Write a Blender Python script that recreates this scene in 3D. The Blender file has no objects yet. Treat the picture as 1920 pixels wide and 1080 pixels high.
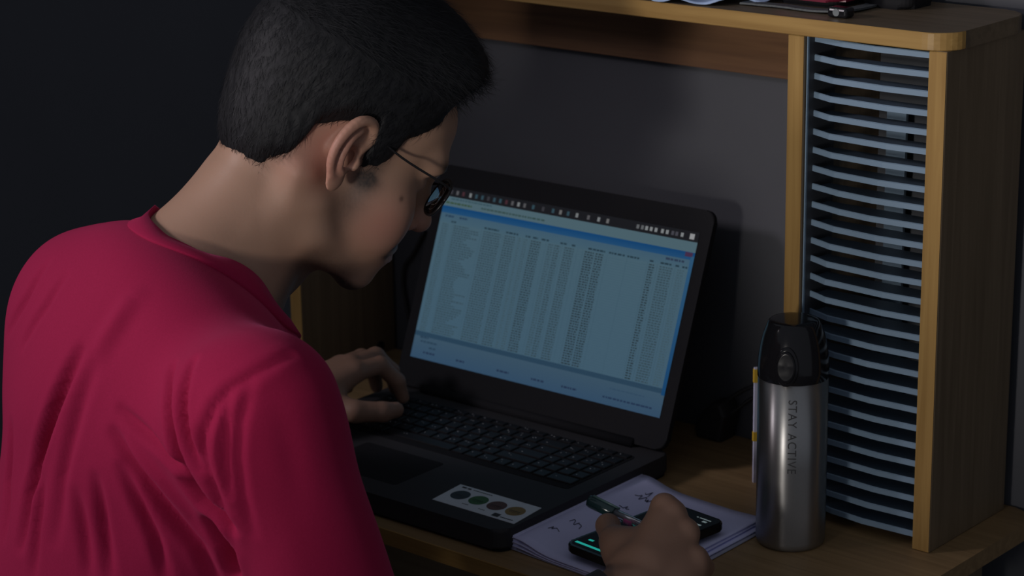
import bpy, bmesh, math, random
import numpy as np
from mathutils import Vector, Matrix

random.seed(7)
rng = np.random.default_rng(7)
SC = bpy.context.scene
COL = SC.collection
A = lambda *v: np.array(v, dtype=np.float64)

# ------------------------------------------------------------------ camera
CAM_POS = A(1.03556, -1.80125, 0.86548)
CAM_R = A(0.75892528, 0.65096937, -0.01647126)
CAM_U = A(-0.16961814, 0.22204225, 0.96017026)
CAM_F = A(-0.62869875, 0.72590366, -0.27892969)
cam_data = bpy.data.cameras.new("camera")
cam_data.sensor_width = 36.0
cam_data.lens = 4289.713 / 1920.0 * 36.0
cam_data.clip_start = 0.05
cam_data.dof.use_dof = True
cam_data.dof.focus_distance = 2.06
cam_data.dof.aperture_fstop = 9.0
cam = bpy.data.objects.new("camera", cam_data)
m = Matrix.Identity(4)
for i in range(3):
    m[i][0] = CAM_R[i]; m[i][1] = CAM_U[i]; m[i][2] = -CAM_F[i]; m[i][3] = CAM_POS[i]
cam.matrix_world = m
COL.objects.link(cam)
SC.camera = cam

# ------------------------------------------------------------------ world, light, exposure
world = bpy.data.worlds.new("dim_room")
SC.world = world
world.use_nodes = True
bg = world.node_tree.nodes["Background"]
bg.inputs[0].default_value = (0.80, 0.86, 1.0, 1)
bg.inputs[1].default_value = 0.18

def area(name, loc, target, sx, sy, power, color, spread):
    d = bpy.data.lights.new(name, 'AREA')
    d.shape = 'RECTANGLE'; d.size = sx; d.size_y = sy
    d.energy = power; d.color = color; d.spread = math.radians(spread)
    o = bpy.data.objects.new(name, d)
    o.location = loc
    o.rotation_euler = (Vector(target) - Vector(loc)).to_track_quat('-Z', 'Y').to_euler()
    COL.objects.link(o)
    return o
area("window_daylight", (-1.90, -2.20, 1.45), (-0.49, -0.58, 0.34), 0.45, 0.45, 1.02, (1.0, 0.91, 0.98), 33)
area("doorway_light", (0.20, -3.4, 0.46), (-0.03, -0.1, 0.62), 0.36, 0.36, 1.08, (1.0, 0.94, 0.88), 25)

SC.view_settings.view_transform = 'Standard'
SC.view_settings.look = 'None'
SC.view_settings.exposure = 0.0
SC.view_settings.gamma = 1.0
SC.view_settings.use_curve_mapping = False

# ------------------------------------------------------------------ material helpers
def new_mat(name):
    mt = bpy.data.materials.new(name); mt.use_nodes = True
    nt = mt.node_tree
    return mt, nt, nt.nodes["Principled BSDF"]

def plain(name, col, rough=0.5, metal=0.0, spec=0.5, var=0.12, scale=60.0, bump=0.0, coat=0.0, sheen=0.0, aniso=0.0):
    mt, nt, b = new_mat(name)
    tc = nt.nodes.new("ShaderNodeTexCoord")
    nz = nt.nodes.new("ShaderNodeTexNoise"); nz.inputs["Scale"].default_value = scale; nz.inputs["Detail"].default_value = 4
    nt.links.new(tc.outputs["Object"], nz.inputs["Vector"])
    mx = nt.nodes.new("ShaderNodeMix"); mx.data_type = 'RGBA'
    mx.inputs[6].default_value = (*[c * (1 - var) for c in col], 1)
    mx.inputs[7].default_value = (*[min(1, c * (1 + var)) for c in col], 1)
    nt.links.new(nz.outputs["Fac"], mx.inputs[0]); nt.links.new(mx.outputs[2], b.inputs["Base Color"])
    b.inputs["Roughness"].default_value = rough; b.inputs["Metallic"].default_value = metal
    b.inputs["Specular IOR Level"].default_value = spec
    b.inputs["Coat Weight"].default_value = coat; b.inputs["Sheen Weight"].default_value = sheen
    b.inputs["Anisotropic"].default_value = aniso
    if bump:
        bp = nt.nodes.new("ShaderNodeBump"); bp.inputs["Strength"].default_value = bump; bp.inputs["Distance"].default_value = 0.001
        nt.links.new(nz.outputs["Fac"], bp.inputs["Height"]); nt.links.new(bp.outputs["Normal"], b.inputs["Normal"])
    return mt

def wood(name, c0, c1, axis, rough=0.45):
    mt, nt, b = new_mat(name)
    tc = nt.nodes.new("ShaderNodeTexCoord"); mp = nt.nodes.new("ShaderNodeMapping")
    s = [55.0, 55.0, 55.0]; s[axis] = 2.2
    mp.inputs["Scale"].default_value = s
    nz = nt.nodes.new("ShaderNodeTexNoise"); nz.inputs["Scale"].default_value = 2.2; nz.inputs["Detail"].default_value = 6; nz.inputs["Distortion"].default_value = 0.6
    rp = nt.nodes.new("ShaderNodeValToRGB")
    rp.color_ramp.elements[0].position = 0.32; rp.color_ramp.elements[0].color = (*c0, 1)
    rp.color_ramp.elements[1].position = 0.68; rp.color_ramp.elements[1].color = (*c1, 1)
    nt.links.new(tc.outputs["Object"], mp.inputs["Vector"]); nt.links.new(mp.outputs["Vector"], nz.inputs["Vector"])
    nt.links.new(nz.outputs["Fac"], rp.inputs["Fac"]); nt.links.new(rp.outputs["Color"], b.inputs["Base Color"])
    b.inputs["Roughness"].default_value = rough; b.inputs["Specular IOR Level"].default_value = 0.3
    bp = nt.nodes.new("ShaderNodeBump"); bp.inputs["Strength"].default_value = 0.12; bp.inputs["Distance"].default_value = 0.0006
    nt.links.new(nz.outputs["Fac"], bp.inputs["Height"]); nt.links.new(bp.outputs["Normal"], b.inputs["Normal"])
    return mt

def glow(name, col, strength=1.0):
    mt, nt, b = new_mat(name)
    b.inputs["Base Color"].default_value = (0.008, 0.008, 0.009, 1); b.inputs["Roughness"].default_value = 0.7; b.inputs["Specular IOR Level"].default_value = 0.05
    b.inputs["Emission Color"].default_value = (*col, 1); b.inputs["Emission Strength"].default_value = strength
    return mt

def attr_mat(name, attr, emission=False, rough=0.5, strength=1.0, spec=0.5):
    mt, nt, b = new_mat(name)
    at = nt.nodes.new("ShaderNodeAttribute"); at.attribute_name = attr
    if emission:
        b.inputs["Base Color"].default_value = (0.01, 0.01, 0.012, 1)
        nt.links.new(at.outputs["Color"], b.inputs["Emission Color"]); b.inputs["Emission Strength"].default_value = strength
    else:
        nt.links.new(at.outputs["Color"], b.inputs["Base Color"])
    b.inputs["Roughness"].default_value = rough; b.inputs["Specular IOR Level"].default_value = spec
    return mt

# ------------------------------------------------------------------ object helpers
def wpos(o):
    p = A(0, 0, 0)
    while o is not None:
        p = p + A(*o.location); o = o.parent
    return p

def mesh_obj(name, verts, faces, mat, parent=None, smooth=False, origin=None):
    """verts in world coordinates"""
    verts = np.asarray(verts, dtype=np.float64)
    base = wpos(parent) if parent is not None else A(0, 0, 0)
    org = A(*origin) if origin is not None else base
    me = bpy.data.meshes.new(name)
    if isinstance(faces, np.ndarray):
        n = len(faces); k = faces.shape[1]
        me.vertices.add(len(verts)); me.vertices.foreach_set("co", (verts - org).astype(np.float32).ravel())
        me.loops.add(n * k); me.loops.foreach_set("vertex_index", faces.astype(np.int32).ravel())
        me.polygons.add(n); me.polygons.foreach_set("loop_start", np.arange(0, n * k, k, dtype=np.int32))
        me.update(calc_edges=True); me.validate()
    else:
        me.from_pydata([tuple(v) for v in verts - org], [], faces); me.update()
    if smooth:
        me.polygons.foreach_set("use_smooth", [True] * len(me.polygons))
    if mat is not None: me.materials.append(mat)
    o = bpy.data.objects.new(name, me); COL.objects.link(o)
    if parent is not None:
        o.parent = parent
    o.location = org - base
    return o

def bm_obj(name, bm, mat, parent=None, smooth=False, origin=None):
    base = wpos(parent) if parent is not None else A(0, 0, 0)
    org = A(*origin) if origin is not None else base
    bmesh.ops.translate(bm, verts=bm.verts, vec=Vector(-org))
    me = bpy.data.meshes.new(name); bm.to_mesh(me); bm.free()
    if smooth:
        me.polygons.foreach_set("use_smooth", [True] * len(me.polygons))
    if mat is not None: me.materials.append(mat)
    o = bpy.data.objects.new(name, me); COL.objects.link(o)
    if parent is not None: o.parent = parent
    o.location = org - base
    return o

def thing(name, label, cat, loc=(0, 0, 0), group=None):
    o = bpy.data.objects.new(name, None); COL.objects.link(o)
    o.location = loc; o.empty_display_size = 0.02
    o["label"] = label; o["category"] = cat
    if group: o["group"] = group
    return o

def tag(o, label, cat, group=None):
    o["label"] = label; o["category"] = cat
    if group: o["group"] = group
    return o

def struct(o):
    o["kind"] = "structure"; return o

EX, EY, EZ = A(1, 0, 0), A(0, 1, 0), A(0, 0, 1)
def bm_box(bm, lo, hi, frame=None, bevel=0.0, seg=2):
    """box in a local frame (origin, ex, ey, ez)"""
    o, ex, ey, ez = frame if frame is not None else (A(0, 0, 0), EX, EY, EZ)
    vs = []
    for z in (lo[2], hi[2]):
        for (x, y) in ((lo[0], lo[1]), (hi[0], lo[1]), (hi[0], hi[1]), (lo[0], hi[1])):
            vs.append(bm.verts.new(Vector(o + ex * x + ey * y + ez * z)))
    fs = [(0, 3, 2, 1), (4, 5, 6, 7), (0, 1, 5, 4), (1, 2, 6, 5), (2, 3, 7, 6), (3, 0, 4, 7)]
    ff = [bm.faces.new([vs[i] for i in f]) for f in fs]
    if bevel > 0:
        es = list({e for f in ff for e in f.edges})
        bmesh.ops.bevel(bm, geom=es, offset=bevel, segments=seg, affect='EDGES', profile=0.5)

def box(name, lo, hi, mat, parent=None, frame=None, bevel=0.0, seg=2, origin=None, smooth=False):
    bm = bmesh.new(); bm_box(bm, lo, hi, frame, bevel, seg)
    return bm_obj(name, bm, mat, parent, origin=origin, smooth=smooth)

def rounded_rect(w0, w1, h0, h1, r, n=6, corners=(1, 1, 1, 1)):
    pts = []
    for (cx, cy, a0, on) in ((w1 - r, h0 + r, -90, corners[0]), (w1 - r, h1 - r, 0, corners[1]), (w0 + r, h1 - r, 90, corners[2]), (w0 + r, h0 + r, 180, corners[3])):
        if not on:
            sx = w1 if cx > (w0 + w1) / 2 else w0; sy = h1 if cy > (h0 + h1) / 2 else h0
            pts.append((sx, sy)); continue
        for i in range(n + 1):
            a = math.radians(a0 + 90 * i / n); pts.append((cx + r * math.cos(a), cy + r * math.sin(a)))
    return pts

def prism(name, pts, d0, d1, mat, parent=None, frame=None, bevel=0.0, origin=None, seg=2):
    """pts in (a,b) of the frame, extruded along the third axis"""
    o, ea, eb, ec = frame if frame is not None else (A(0, 0, 0), EX, EY, EZ)
    bm = bmesh.new()
    lo = [bm.verts.new(Vector(o + ea * a + eb * b + ec * d0)) for a, b in pts]
    hi = [bm.verts.new(Vector(o + ea * a + eb * b + ec * d1)) for a, b in pts]
    n = len(pts)
    f1 = bm.faces.new(lo[::-1]); f2 = bm.faces.new(hi)
    for i in range(n):
        bm.faces.new([lo[i], lo[(i + 1) % n], hi[(i + 1) % n], hi[i]])
    if bevel > 0:
        es = list(set(f1.edges) | set(f2.edges))
        bmesh.ops.bevel(bm, geom=es, offset=bevel, segments=seg, affect='EDGES', profile=0.5)
    bmesh.ops.recalc_face_normals(bm, faces=bm.faces)
    return bm_obj(name, bm, mat, parent, origin=origin)

def lathe(name, prof, mat, parent, center, n=64, cap=True):
    vs, fs = [], []
    for (r, z) in prof:
        for i in range(n):
            a = 2 * math.pi * i / n; vs.append((center[0] + r * math.cos(a), center[1] + r * math.sin(a), center[2] + z))
    k = len(prof)
    for j in range(k - 1):
        for i in range(n):
            fs.append((j * n + i, j * n + (i + 1) % n, (j + 1) * n + (i + 1) % n, (j + 1) * n + i))
    if cap:
        fs.append(tuple(range(n))[::-1]); fs.append(tuple((k - 1) * n + i for i in range(n)))
    return mesh_obj(name, vs, fs, mat, parent, smooth=True)

def catmull(P, per=8):
    P = [np.asarray(p, float) for p in P]
    Q = [2 * P[0] - P[1]] + P + [2 * P[-1] - P[-2]]
    out = []
    for i in range(1, len(Q) - 2):
        for k in range(per):
            t = k / per
            a, b, c, d = Q[i - 1], Q[i], Q[i + 1], Q[i + 2]
            out.append(0.5 * (2 * b + (c - a) * t + (2 * a - 5 * b + 4 * c - d) * t * t + (3 * b - a - 3 * c + d) * t ** 3))
    out.append(P[-1]); return out

def tube_data(P, rad, n=10, base=0, flat=None):
    P = [np.asarray(p, float) for p in P]; vs, fs = [], []
    up = A(0.123, 0.31, 0.94)
    for i, p in enumerate(P):
        t = P[min(i + 1, len(P) - 1)] - P[max(i - 1, 0)]; t = t / (np.linalg.norm(t) + 1e-12)
        a = np.cross(t, up); a /= np.linalg.norm(a) + 1e-12; b = np.cross(a, t)
        r = rad[i] if hasattr(rad, '__len__') else rad
        for k in range(n):
            an = 2 * math.pi * k / n
            vs.append(p + r * (math.cos(an) * a + math.sin(an) * b))
    m_ = len(P)
    for j in range(m_ - 1):
        for k in range(n):
            fs.append((base + j * n + k, base + j * n + (k + 1) % n, base + (j + 1) * n + (k + 1) % n, base + (j + 1) * n + k))
    fs.append(tuple(base + k for k in range(n))[::-1]); fs.append(tuple(base + (m_ - 1) * n + k for k in range(n)))
    return vs, fs

def tube(name, P, rad, mat, parent=None, n=10, origin=None):
    vs, fs = tube_data(P, rad, n)
    return mesh_obj(name, vs, fs, mat, parent, smooth=True, origin=origin)

# ------------------------------------------------------------------ materials
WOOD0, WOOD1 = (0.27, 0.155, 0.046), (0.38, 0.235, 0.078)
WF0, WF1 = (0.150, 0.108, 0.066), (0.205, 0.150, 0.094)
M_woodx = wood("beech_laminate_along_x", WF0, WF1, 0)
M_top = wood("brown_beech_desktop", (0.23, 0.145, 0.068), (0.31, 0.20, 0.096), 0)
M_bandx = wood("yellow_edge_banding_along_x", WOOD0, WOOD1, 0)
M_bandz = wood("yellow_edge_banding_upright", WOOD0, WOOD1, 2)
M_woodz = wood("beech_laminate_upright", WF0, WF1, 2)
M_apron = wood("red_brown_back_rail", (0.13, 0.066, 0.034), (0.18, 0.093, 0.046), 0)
M_wall = plain("grey_plaster_wall", (0.088, 0.090, 0.102), 0.85, spec=0.2, var=0.06, scale=9, bump=0.15)
M_floor = plain("dark_floor", (0.08, 0.075, 0.07), 0.6, var=0.2, scale=12)
M_slat = plain("blue_grey_plastic", (0.19, 0.27, 0.36), 0.42, spec=0.35, var=0.05, scale=20)
M_rackdark = plain("dark_rack_plastic", (0.05, 0.055, 0.065), 0.6, var=0.1)
M_lap = plain("charcoal_laptop_deck", (0.036, 0.035, 0.038), 0.6, spec=0.18, var=0.08, scale=400, bump=0.03)
M_lapblk = plain("black_laptop_plastic", (0.016, 0.016, 0.018), 0.75, spec=0.10, var=0.08, scale=200)
M_key = plain("black_key_plastic", (0.014, 0.014, 0.016), 0.42, spec=0.25, var=0.08)
M_legend = plain("pale_key_print", (0.5, 0.5, 0.5), 0.5, var=0.05)
M_steel = plain("brushed_steel", (0.36, 0.355, 0.35), 0.36, metal=0.95, var=0.05, scale=300)
nt_ = M_steel.node_tree; b_ = nt_.nodes["Principled BSDF"]; tg_ = nt_.nodes.new("ShaderNodeTangent"); tg_.direction_type = 'RADIAL'; tg_.axis = 'Z'
nt_.links.new(tg_.outputs[0], b_.inputs["Tangent"]); b_.inputs["Anisotropic"].default_value = 0.8; b_.inputs["Anisotropic Rotation"].default_value = 0.25
M_blkgloss = plain("glossy_black_plastic", (0.010, 0.010, 0.012), 0.12, spec=0.3, var=0.05)
M_blkmatte = plain("soft_black_plastic", (0.010, 0.010, 0.012), 0.22, spec=0.2, var=0.05)
M_print = plain("dark_grey_print", (0.03, 0.03, 0.032), 0.6, var=0.02)
M_paper = plain("notebook_paper", (0.64, 0.65, 0.93), 0.85, spec=0.1, var=0.03, scale=40)
M_cover = plain("notebook_cover", (0.35, 0.35, 0.45), 0.7, var=0.1)
M_ink = plain("dark_ink", (0.02, 0.02, 0.05), 0.6, var=0.05)
M_white = plain("white_sticker_paper", (0.62, 0.68, 0.74), 0.5, var=0.03)
M_cable = plain("black_cable_rubber", (0.03, 0.03, 0.032), 0.5, var=0.05)

# ------------------------------------------------------------------ the setting
struct(box("wall_back", (-4.0, 0.162, -0.75), (3.0, 0.30, 2.2), M_wall))
struct(box("wall_left", (-2.95, -4.2, -0.75), (-2.80, 0.162, 2.2), M_wall))
struct(box("floor", (-4.0, -4.2, -0.80), (3.0, 0.30, -0.75), M_floor))

# ------------------------------------------------------------------ desk with hutch
desk = thing("desk", "light beech laminate computer desk under the laptop and bottle", "desk", (-0.42, -0.06, -0.75))
DT = 0.0
pts = rounded_rect(-0.905, 0.036, -0.279, 0.158, 0.03, 6)
prism("desktop", pts, -0.0175, 0.0, M_top, desk, bevel=0.002)
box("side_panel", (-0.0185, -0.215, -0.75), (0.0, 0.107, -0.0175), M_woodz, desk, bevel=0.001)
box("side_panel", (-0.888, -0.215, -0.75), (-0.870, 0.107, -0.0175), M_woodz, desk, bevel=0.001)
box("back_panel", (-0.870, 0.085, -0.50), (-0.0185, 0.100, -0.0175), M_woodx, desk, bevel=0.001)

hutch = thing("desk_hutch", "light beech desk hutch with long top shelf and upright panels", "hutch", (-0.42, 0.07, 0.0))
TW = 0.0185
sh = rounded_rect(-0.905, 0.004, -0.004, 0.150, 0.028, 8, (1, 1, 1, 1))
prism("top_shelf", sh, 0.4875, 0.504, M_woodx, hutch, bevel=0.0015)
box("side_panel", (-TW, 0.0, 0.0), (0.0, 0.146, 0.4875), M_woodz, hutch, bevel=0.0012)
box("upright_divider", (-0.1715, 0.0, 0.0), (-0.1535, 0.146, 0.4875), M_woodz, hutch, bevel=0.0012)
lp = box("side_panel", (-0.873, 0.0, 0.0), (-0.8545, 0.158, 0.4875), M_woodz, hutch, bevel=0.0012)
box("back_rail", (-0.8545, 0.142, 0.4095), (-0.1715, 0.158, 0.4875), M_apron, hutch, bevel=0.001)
# small screw cap on the inner face of the far panel
vs, fs = tube_data([A(-0.8545, 0.130, 0.006 + 0.0), A(-0.8528, 0.130, 0.006)], 0.0065, 16)
vs = [v + A(0, 0, 0.004) for v in vs]
mesh_obj("screw_cap", vs, fs, M_lapblk, hutch)

def edge_band(poly, z0, z1, mat, parent, t=0.0007):
    vs, fs = [], []
    P = [A(x, y, 0) for x, y in poly]
    for i, p in enumerate(P):
        d = P[min(i + 1, len(P) - 1)] - P[max(i - 1, 0)]; d /= np.linalg.norm(d); n_ = A(d[1], -d[0], 0)
        for (o, z) in ((0, z0), (t, z0 + .0008), (t, z1 - .0008), (0, z1)): vs.append(p + n_ * o + EZ * z)
    for i in range(len(P) - 1):
        for k in range(3): fs.append((i * 4 + k, (i + 1) * 4 + k, (i + 1) * 4 + k + 1, i * 4 + k + 1))
    return mesh_obj("edge_band", vs, fs, mat, parent)
def front_run(pts, y_lim):
    """the part of a counter-clockwise outline that runs along the front and round both front corners"""
    f = [p for p in pts if p[1] < y_lim]
    left = [p for p in f if p[0] < -0.45]; right = [p for p in f if p[0] >= -0.45]
    return sorted(left, key=lambda p: (p[0], -p[1])) + sorted(right, key=lambda p: (p[0], p[1]))
edge_band(front_run(pts, -0.2), -0.0175, 0.0, M_bandx, desk)
edge_band(front_run(sh, 0.03), 0.4875, 0.504, M_bandx, hutch)
for (x0, x1) in ((-TW, 0.0), (-0.1715, -0.1535), (-0.873, -0.8545)):
    edge_band([(x0 + .0003, 0.0), (x1 - .0003, 0.0)], 0.0005, 0.487, M_bandz, hutch)

# ------------------------------------------------------------------ CD rack in the tower
rack = thing("cd_rack", "blue grey plastic disc rack with many stacked curved slats in the tower", "disc rack", (-0.086, 0.07, 0.0))
RX0, RX1 = -0.1520, -0.0190
N_SL = 27
for i in range(N_SL):
    z = 0.4825 - i * (0.4825 - 0.0145) / (N_SL - 1)
    ph = ((i + 0.4) % 9.0) / 9.0
    arc = math.sin(math.pi * ph)                      # each module of nine slats has a round finger cut-out
    uL = 0.036 - 0.016 * arc + 0.004
    uR = 0.072 + 0.019 * arc
    def crv(u):
        k = [(0.0, 0.0150), (uL * 0.5, 0.0100), (uL, 0.0046), (uL + (uR - uL) * .35, 0.0032), (uL + (uR - uL) * .7, 0.0016), (uR, 0.0003), (RX1 - RX0, 0.0026)]
        return k
    front = crv(0)
    zt, zb = z + 0.0027, z - 0.0030
    back = 0.045
    vs, fs = [], []
    for (u, y) in front:
        vs += [(RX0 + u, y, zb), (RX0 + u, y + 0.0002, zt - 0.0008), (RX0 + u, y + 0.0012, zt), (RX0 + u, y + 0.008, zt - 0.0045), (RX0 + u, back, zt - 0.0055), (RX0 + u, back, zb - 0.0005)]
    for a in range(len(front) - 1):
        for k in range(6):
            fs.append((a * 6 + k, (a + 1) * 6 + k, (a + 1) * 6 + (k + 1) % 6, a * 6 + (k + 1) % 6))
    fs.append((0, 1, 2, 3, 4, 5)); e = (len(front) - 1) * 6; fs.append(tuple(e + k for k in (5, 4, 3, 2, 1, 0)))
    mesh_obj("slat", vs, fs, M_slat, rack)
box("side_wall", (RX0 - 0.0012, 0.006, 0.003), (RX0 + 0.0004, 0.052, 0.486), M_rackdark, rack)
box("side_lip", (RX0 - 0.0008, 0.0035, 0.003), (RX0 + 0.0004, 0.006, 0.486), M_slat, rack)
box("rear_strip", (-0.133, 0.118, 0.003), (-0.111, 0.122, 0.40), M_slat, rack)
box("rear_wall", (-0.1530, 0.136, 0.001), (-0.0187, 0.140, 0.4865), M_rackdark, rack)

# ------------------------------------------------------------------ laptop
yaw = 0.01484
LX = A(math.cos(yaw), math.sin(yaw), 0); LY = A(-math.sin(yaw), math.cos(yaw), 0)
LO = A(-0.51547, 0.00371, 0.024)
lap = thing("laptop", "open charcoal laptop showing a blue spreadsheet on its screen", "laptop", (LO[0], LO[1] - 0.12, 0.0))
FRL = (LO, LX, LY, EZ)
base = prism("base", rounded_rect(-0.1925, 0.1925, -0.266, 0.014, 0.014, 6), -0.0205, 0.0, M_lap, lap, FRL, bevel=0.003, seg=3)
prism("bottom_shell", rounded_rect(-0.1905, 0.1905, -0.262, 0.012, 0.013, 6), -0.024, -0.0206, M_lapblk, lap, FRL)
KX0, KX1, KY0, KY1 = -0.172, 0.172, -0.1375, -0.022
kb = prism("keyboard", rounded_rect(KX0, KX1, KY0, KY1, 0.004, 3), -0.0004, 0.0004, M_lapblk, lap, FRL)
def make_key_mesh(w, h):
    bm = bmesh.new()
    x0, x1, y0, y1 = -w / 2, w / 2, -h / 2, h / 2
    b_ = [bm.verts.new(v) for v in ((x0, y0, 0), (x1, y0, 0), (x1, y1, 0), (x0, y1, 0))]
    i_ = 0.0009
    t_ = [bm.verts.new(v) for v in ((x0 + i_, y0 + i_, .0016), (x1 - i_, y0 + i_, .0016), (x1 - i_, y1 - i_, .0016), (x0 + i_, y1 - i_, .0016))]
    s_ = [bm.verts.new(v) for v in ((x0, y0, .0011), (x1, y0, .0011), (x1, y1, .0011), (x0, y1, .0011))]
    bm.faces.new(t_); bm.faces.new(b_[::-1])
    for k in range(4):
        j = (k + 1) % 4
        bm.faces.new([b_[k], b_[j], s_[j], s_[k]]); bm.faces.new([s_[k], s_[j], t_[j], t_[k]])
    me = bpy.data.meshes.new("key"); bm.to_mesh(me); bm.free(); me.materials.append(M_key); return me
key_cache = {}
legend_v, legend_f = [], []
kbw = wpos(kb)
def add_key(cx, cy, w, h):
    kk = (round(w, 4), round(h, 4))
    if kk not in key_cache: key_cache[kk] = make_key_mesh(*kk)
    o = bpy.data.objects.new("key", key_cache[kk]); COL.objects.link(o); o.parent = kb
    p = LO + LX * cx + LY * cy + EZ * 0.0004
    o.location = p - kbw; o.rotation_euler = (0, 0, yaw)
    for q in range(random.choice((1, 1, 2))):
        lx = cx - w * 0.28 + q * 0.004 + random.uniform(0, .002); ly = cy + random.uniform(-0.2, 0.28) * h
        a_, c_ = random.uniform(.0008, .0016), random.uniform(.0009, .0014)
        b0 = len(legend_v)
        for (sx, sy) in ((-1, -1), (1, -1), (1, 1), (-1, 1)):
            legend_v.append(LO + LX * (lx + sx * a_ / 2) + LY * (ly + sy * c_ / 2) + EZ * 0.00205)
        legend_f.append((b0, b0 + 1, b0 + 2, b0 + 3))
rows = [(-0.0275, 0.0095, [1] * 18), (-0.0445, 0.0150, [1] * 13 + [2] + [1] * 4), (-0.0630, 0.0150, [1.5] + [1] * 12 + [1.5] + [1] * 4),
        (-0.0815, 0.0150, [1.75] + [1] * 11 + [2.25] + [1] * 4), (-0.1000, 0.0150, [2.25] + [1] * 10 + [2.75] + [1] * 4), (-0.1190, 0.0150, [1.25, 1, 1, 1, 5.5, 1, 1, 1.25, 1, 1, 1, 1, 2.0])]
UP = (KX1 - KX0 - 0.006) / 19.0
for (yc, h, units) in rows:
    s = (KX1 - KX0 - 0.006) / sum(units); x = KX0 + 0.003
    for u in units:
        w = u * s; add_key(x + w / 2, yc, w - 0.003, h); x += w
lg = mesh_obj("key_legends", legend_v, legend_f, M_legend, kb); lg["kind"] = "stuff"
prism("touchpad", rounded_rect(-0.085, 0.025, -0.235, -0.158, 0.004, 3), -0.0003, 0.0003, M_lapblk, lap, FRL)
# lid
LT = 0.36379
UPV = EZ * math.cos(LT) + LY * math.sin(LT)
NRM = LY * math.cos(LT) - EZ * math.sin(LT)          # points to the back of the lid
FRD = (LO, LX, UPV, NRM)
lid = prism("lid", rounded_rect(-0.1915, 0.1915, 0.004, 0.262, 0.012, 6), 0.0, 0.0075, M_lapblk, lap, FRD, bevel=0.002, seg=3)
vs, fs = tube_data([LO + LX * -0.15 + EZ * 0.003 + LY * 0.004, LO + LX * 0.15 + EZ * 0.003 + LY * 0.004], 0.0065, 14)
mesh_obj("hinge", vs, fs, M_lapblk, lap, smooth=True)
DW, DH, DB = 0.3544, 0.1998, 0.0372
disp_base = box("display", (-DW / 2, DB, -0.0006), (DW / 2, DB + DH, 0.0002), glow("display_glass", (0.006, 0.007, 0.009)), lap, FRD)
# spreadsheet: flat coloured cells on the display (u left->right, t top->bottom)
cell_v, cell_f, cell_c = [], [], []
def cell(u0, t0, u1, t1, col, layer, col2=None):
    z = -0.00065 - 0.00004 * layer; b0 = len(cell_v)
    for (u, t) in ((u0, t1), (u1, t1), (u1, t0), (u0, t0)):
        cell_v.append(LO + LX * (-DW / 2 + u * DW) + UPV * (DB + (1 - t) * DH) + NRM * z)
    cell_f.append((b0, b0 + 1, b0 + 2, b0 + 3))
    c2 = col2 or col
    cell_c.extend([c2, c2, col, col])
cell(0, 0, 1, 0.054, (0.012, 0.013, 0.016), 0)
cell(0, 0.054, 1, 0.110, (0.105, 0.185, 0.225), 0)
cell(0, 0.110, 1, 0.150, (0.004, 0.075, 0.235), 0, (0.020, 0.105, 0.25))
cell(0, 0.150, 1, 0.205, (0.070, 0.15, 0.225), 0, (0.082, 0.165, 0.225))
cell(0, 0.205, 1, 0.845, (0.088, 0.170, 0.225), 0, (0.075, 0.155, 0.225))
cell(0, 0.845, 1, 0.872, (0.030, 0.078, 0.135), 0)
cell(0, 0.872, 1, 1.0, (0.062, 0.125, 0.19), 0, (0.045, 0.105, 0.19))
cell(0.987, 0.13, 1.0, 0.88, (0.035, 0.13, 0.26), 1, (0.008, 0.08, 0.22))
cell(0.965, 0.112, 0.992, 0.135, (0.08, 0.035, 0.09), 1)
# taskbar icons
for k, u in enumerate([.02, .045, .07, .1, .125, .15, .175, .2, .225, .25, .275, .3, .325, .36, .4, .44, .47, .5, .535, .58, .62, .655]):
    c = random.choice([(.12, .12, .13), (.05, .05, .06), (.08, .03, .04), (.04, .09, .12), (.2, .2, .2), (.05, .05, .06)])
    if k in (3, 18, 20, 11): c = (.25, .27, .28)
    cell(u, 0.016, u + 0.010, 0.040, c, 1)
for u in (.77, .787, .803, .82, .838, .862, .88, .90, .915, .935): cell(u, 0.016, u + 0.010, 0.038, random.choice([(.3, .32, .33), (.16, .17, .18), (.08, .08, .1)]), 1)
cell(.968, .012, .985, .042, (.42, .43, .44), 1)
def words(u0, t, u1, h, col, layer=2, wmin=.006, wmax=.016):
    u = u0
    while u < u1:
        w = min(random.uniform(wmin, wmax), u1 - u); cell(u, t, u + w, t + h, col, layer); u += w + random.uniform(.002, .004)
words(.03, .062, .20, .008, (.05, .11, .14)); words(.01, .085, .12, .010, (.05, .10, .05)); words(.16, .085, .42, .010, (.05, .10, .10))
words(.02, .160, .055, .012, (.03, .07, .13)); words(.08, .160, .115, .012, (.03, .07, .13)); words(.90, .160, .97, .012, (.035, .06, .11))
cols = [(.015, .04, .55), (.065, .17, .75), (.190, .262, .80), (.278, .322, .85), (.335, .346, .45), (.356, .372, .5), (.385, .425, 1.1), (.455, .475, .6), (.480, .502, .85), (.52, .557, .9), (.60, .635, 1.25), (.642, .672, 1.25), (.845, .866, 1.2), (.885, .932, .8), (.95, .975, .35)]
for (u0, u1, k) in [(.05, .07, 1), (.19, .25, 1), (.28, .33, 1), (.36, .38, 1), (.39, .41, 1), (.425, .455, 1), (.50, .525, 1), (.545, .56, 1), (.61, .675, 1), (.69, .75, 1), (.76, .805, 1), (.845, .862, 1), (.885, .925, 1), (.94, .955, 1), (.965, .985, 1)]:
    words(u0, .190, u1, .0095, (.022, .052, .075))
NR = 46
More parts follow.
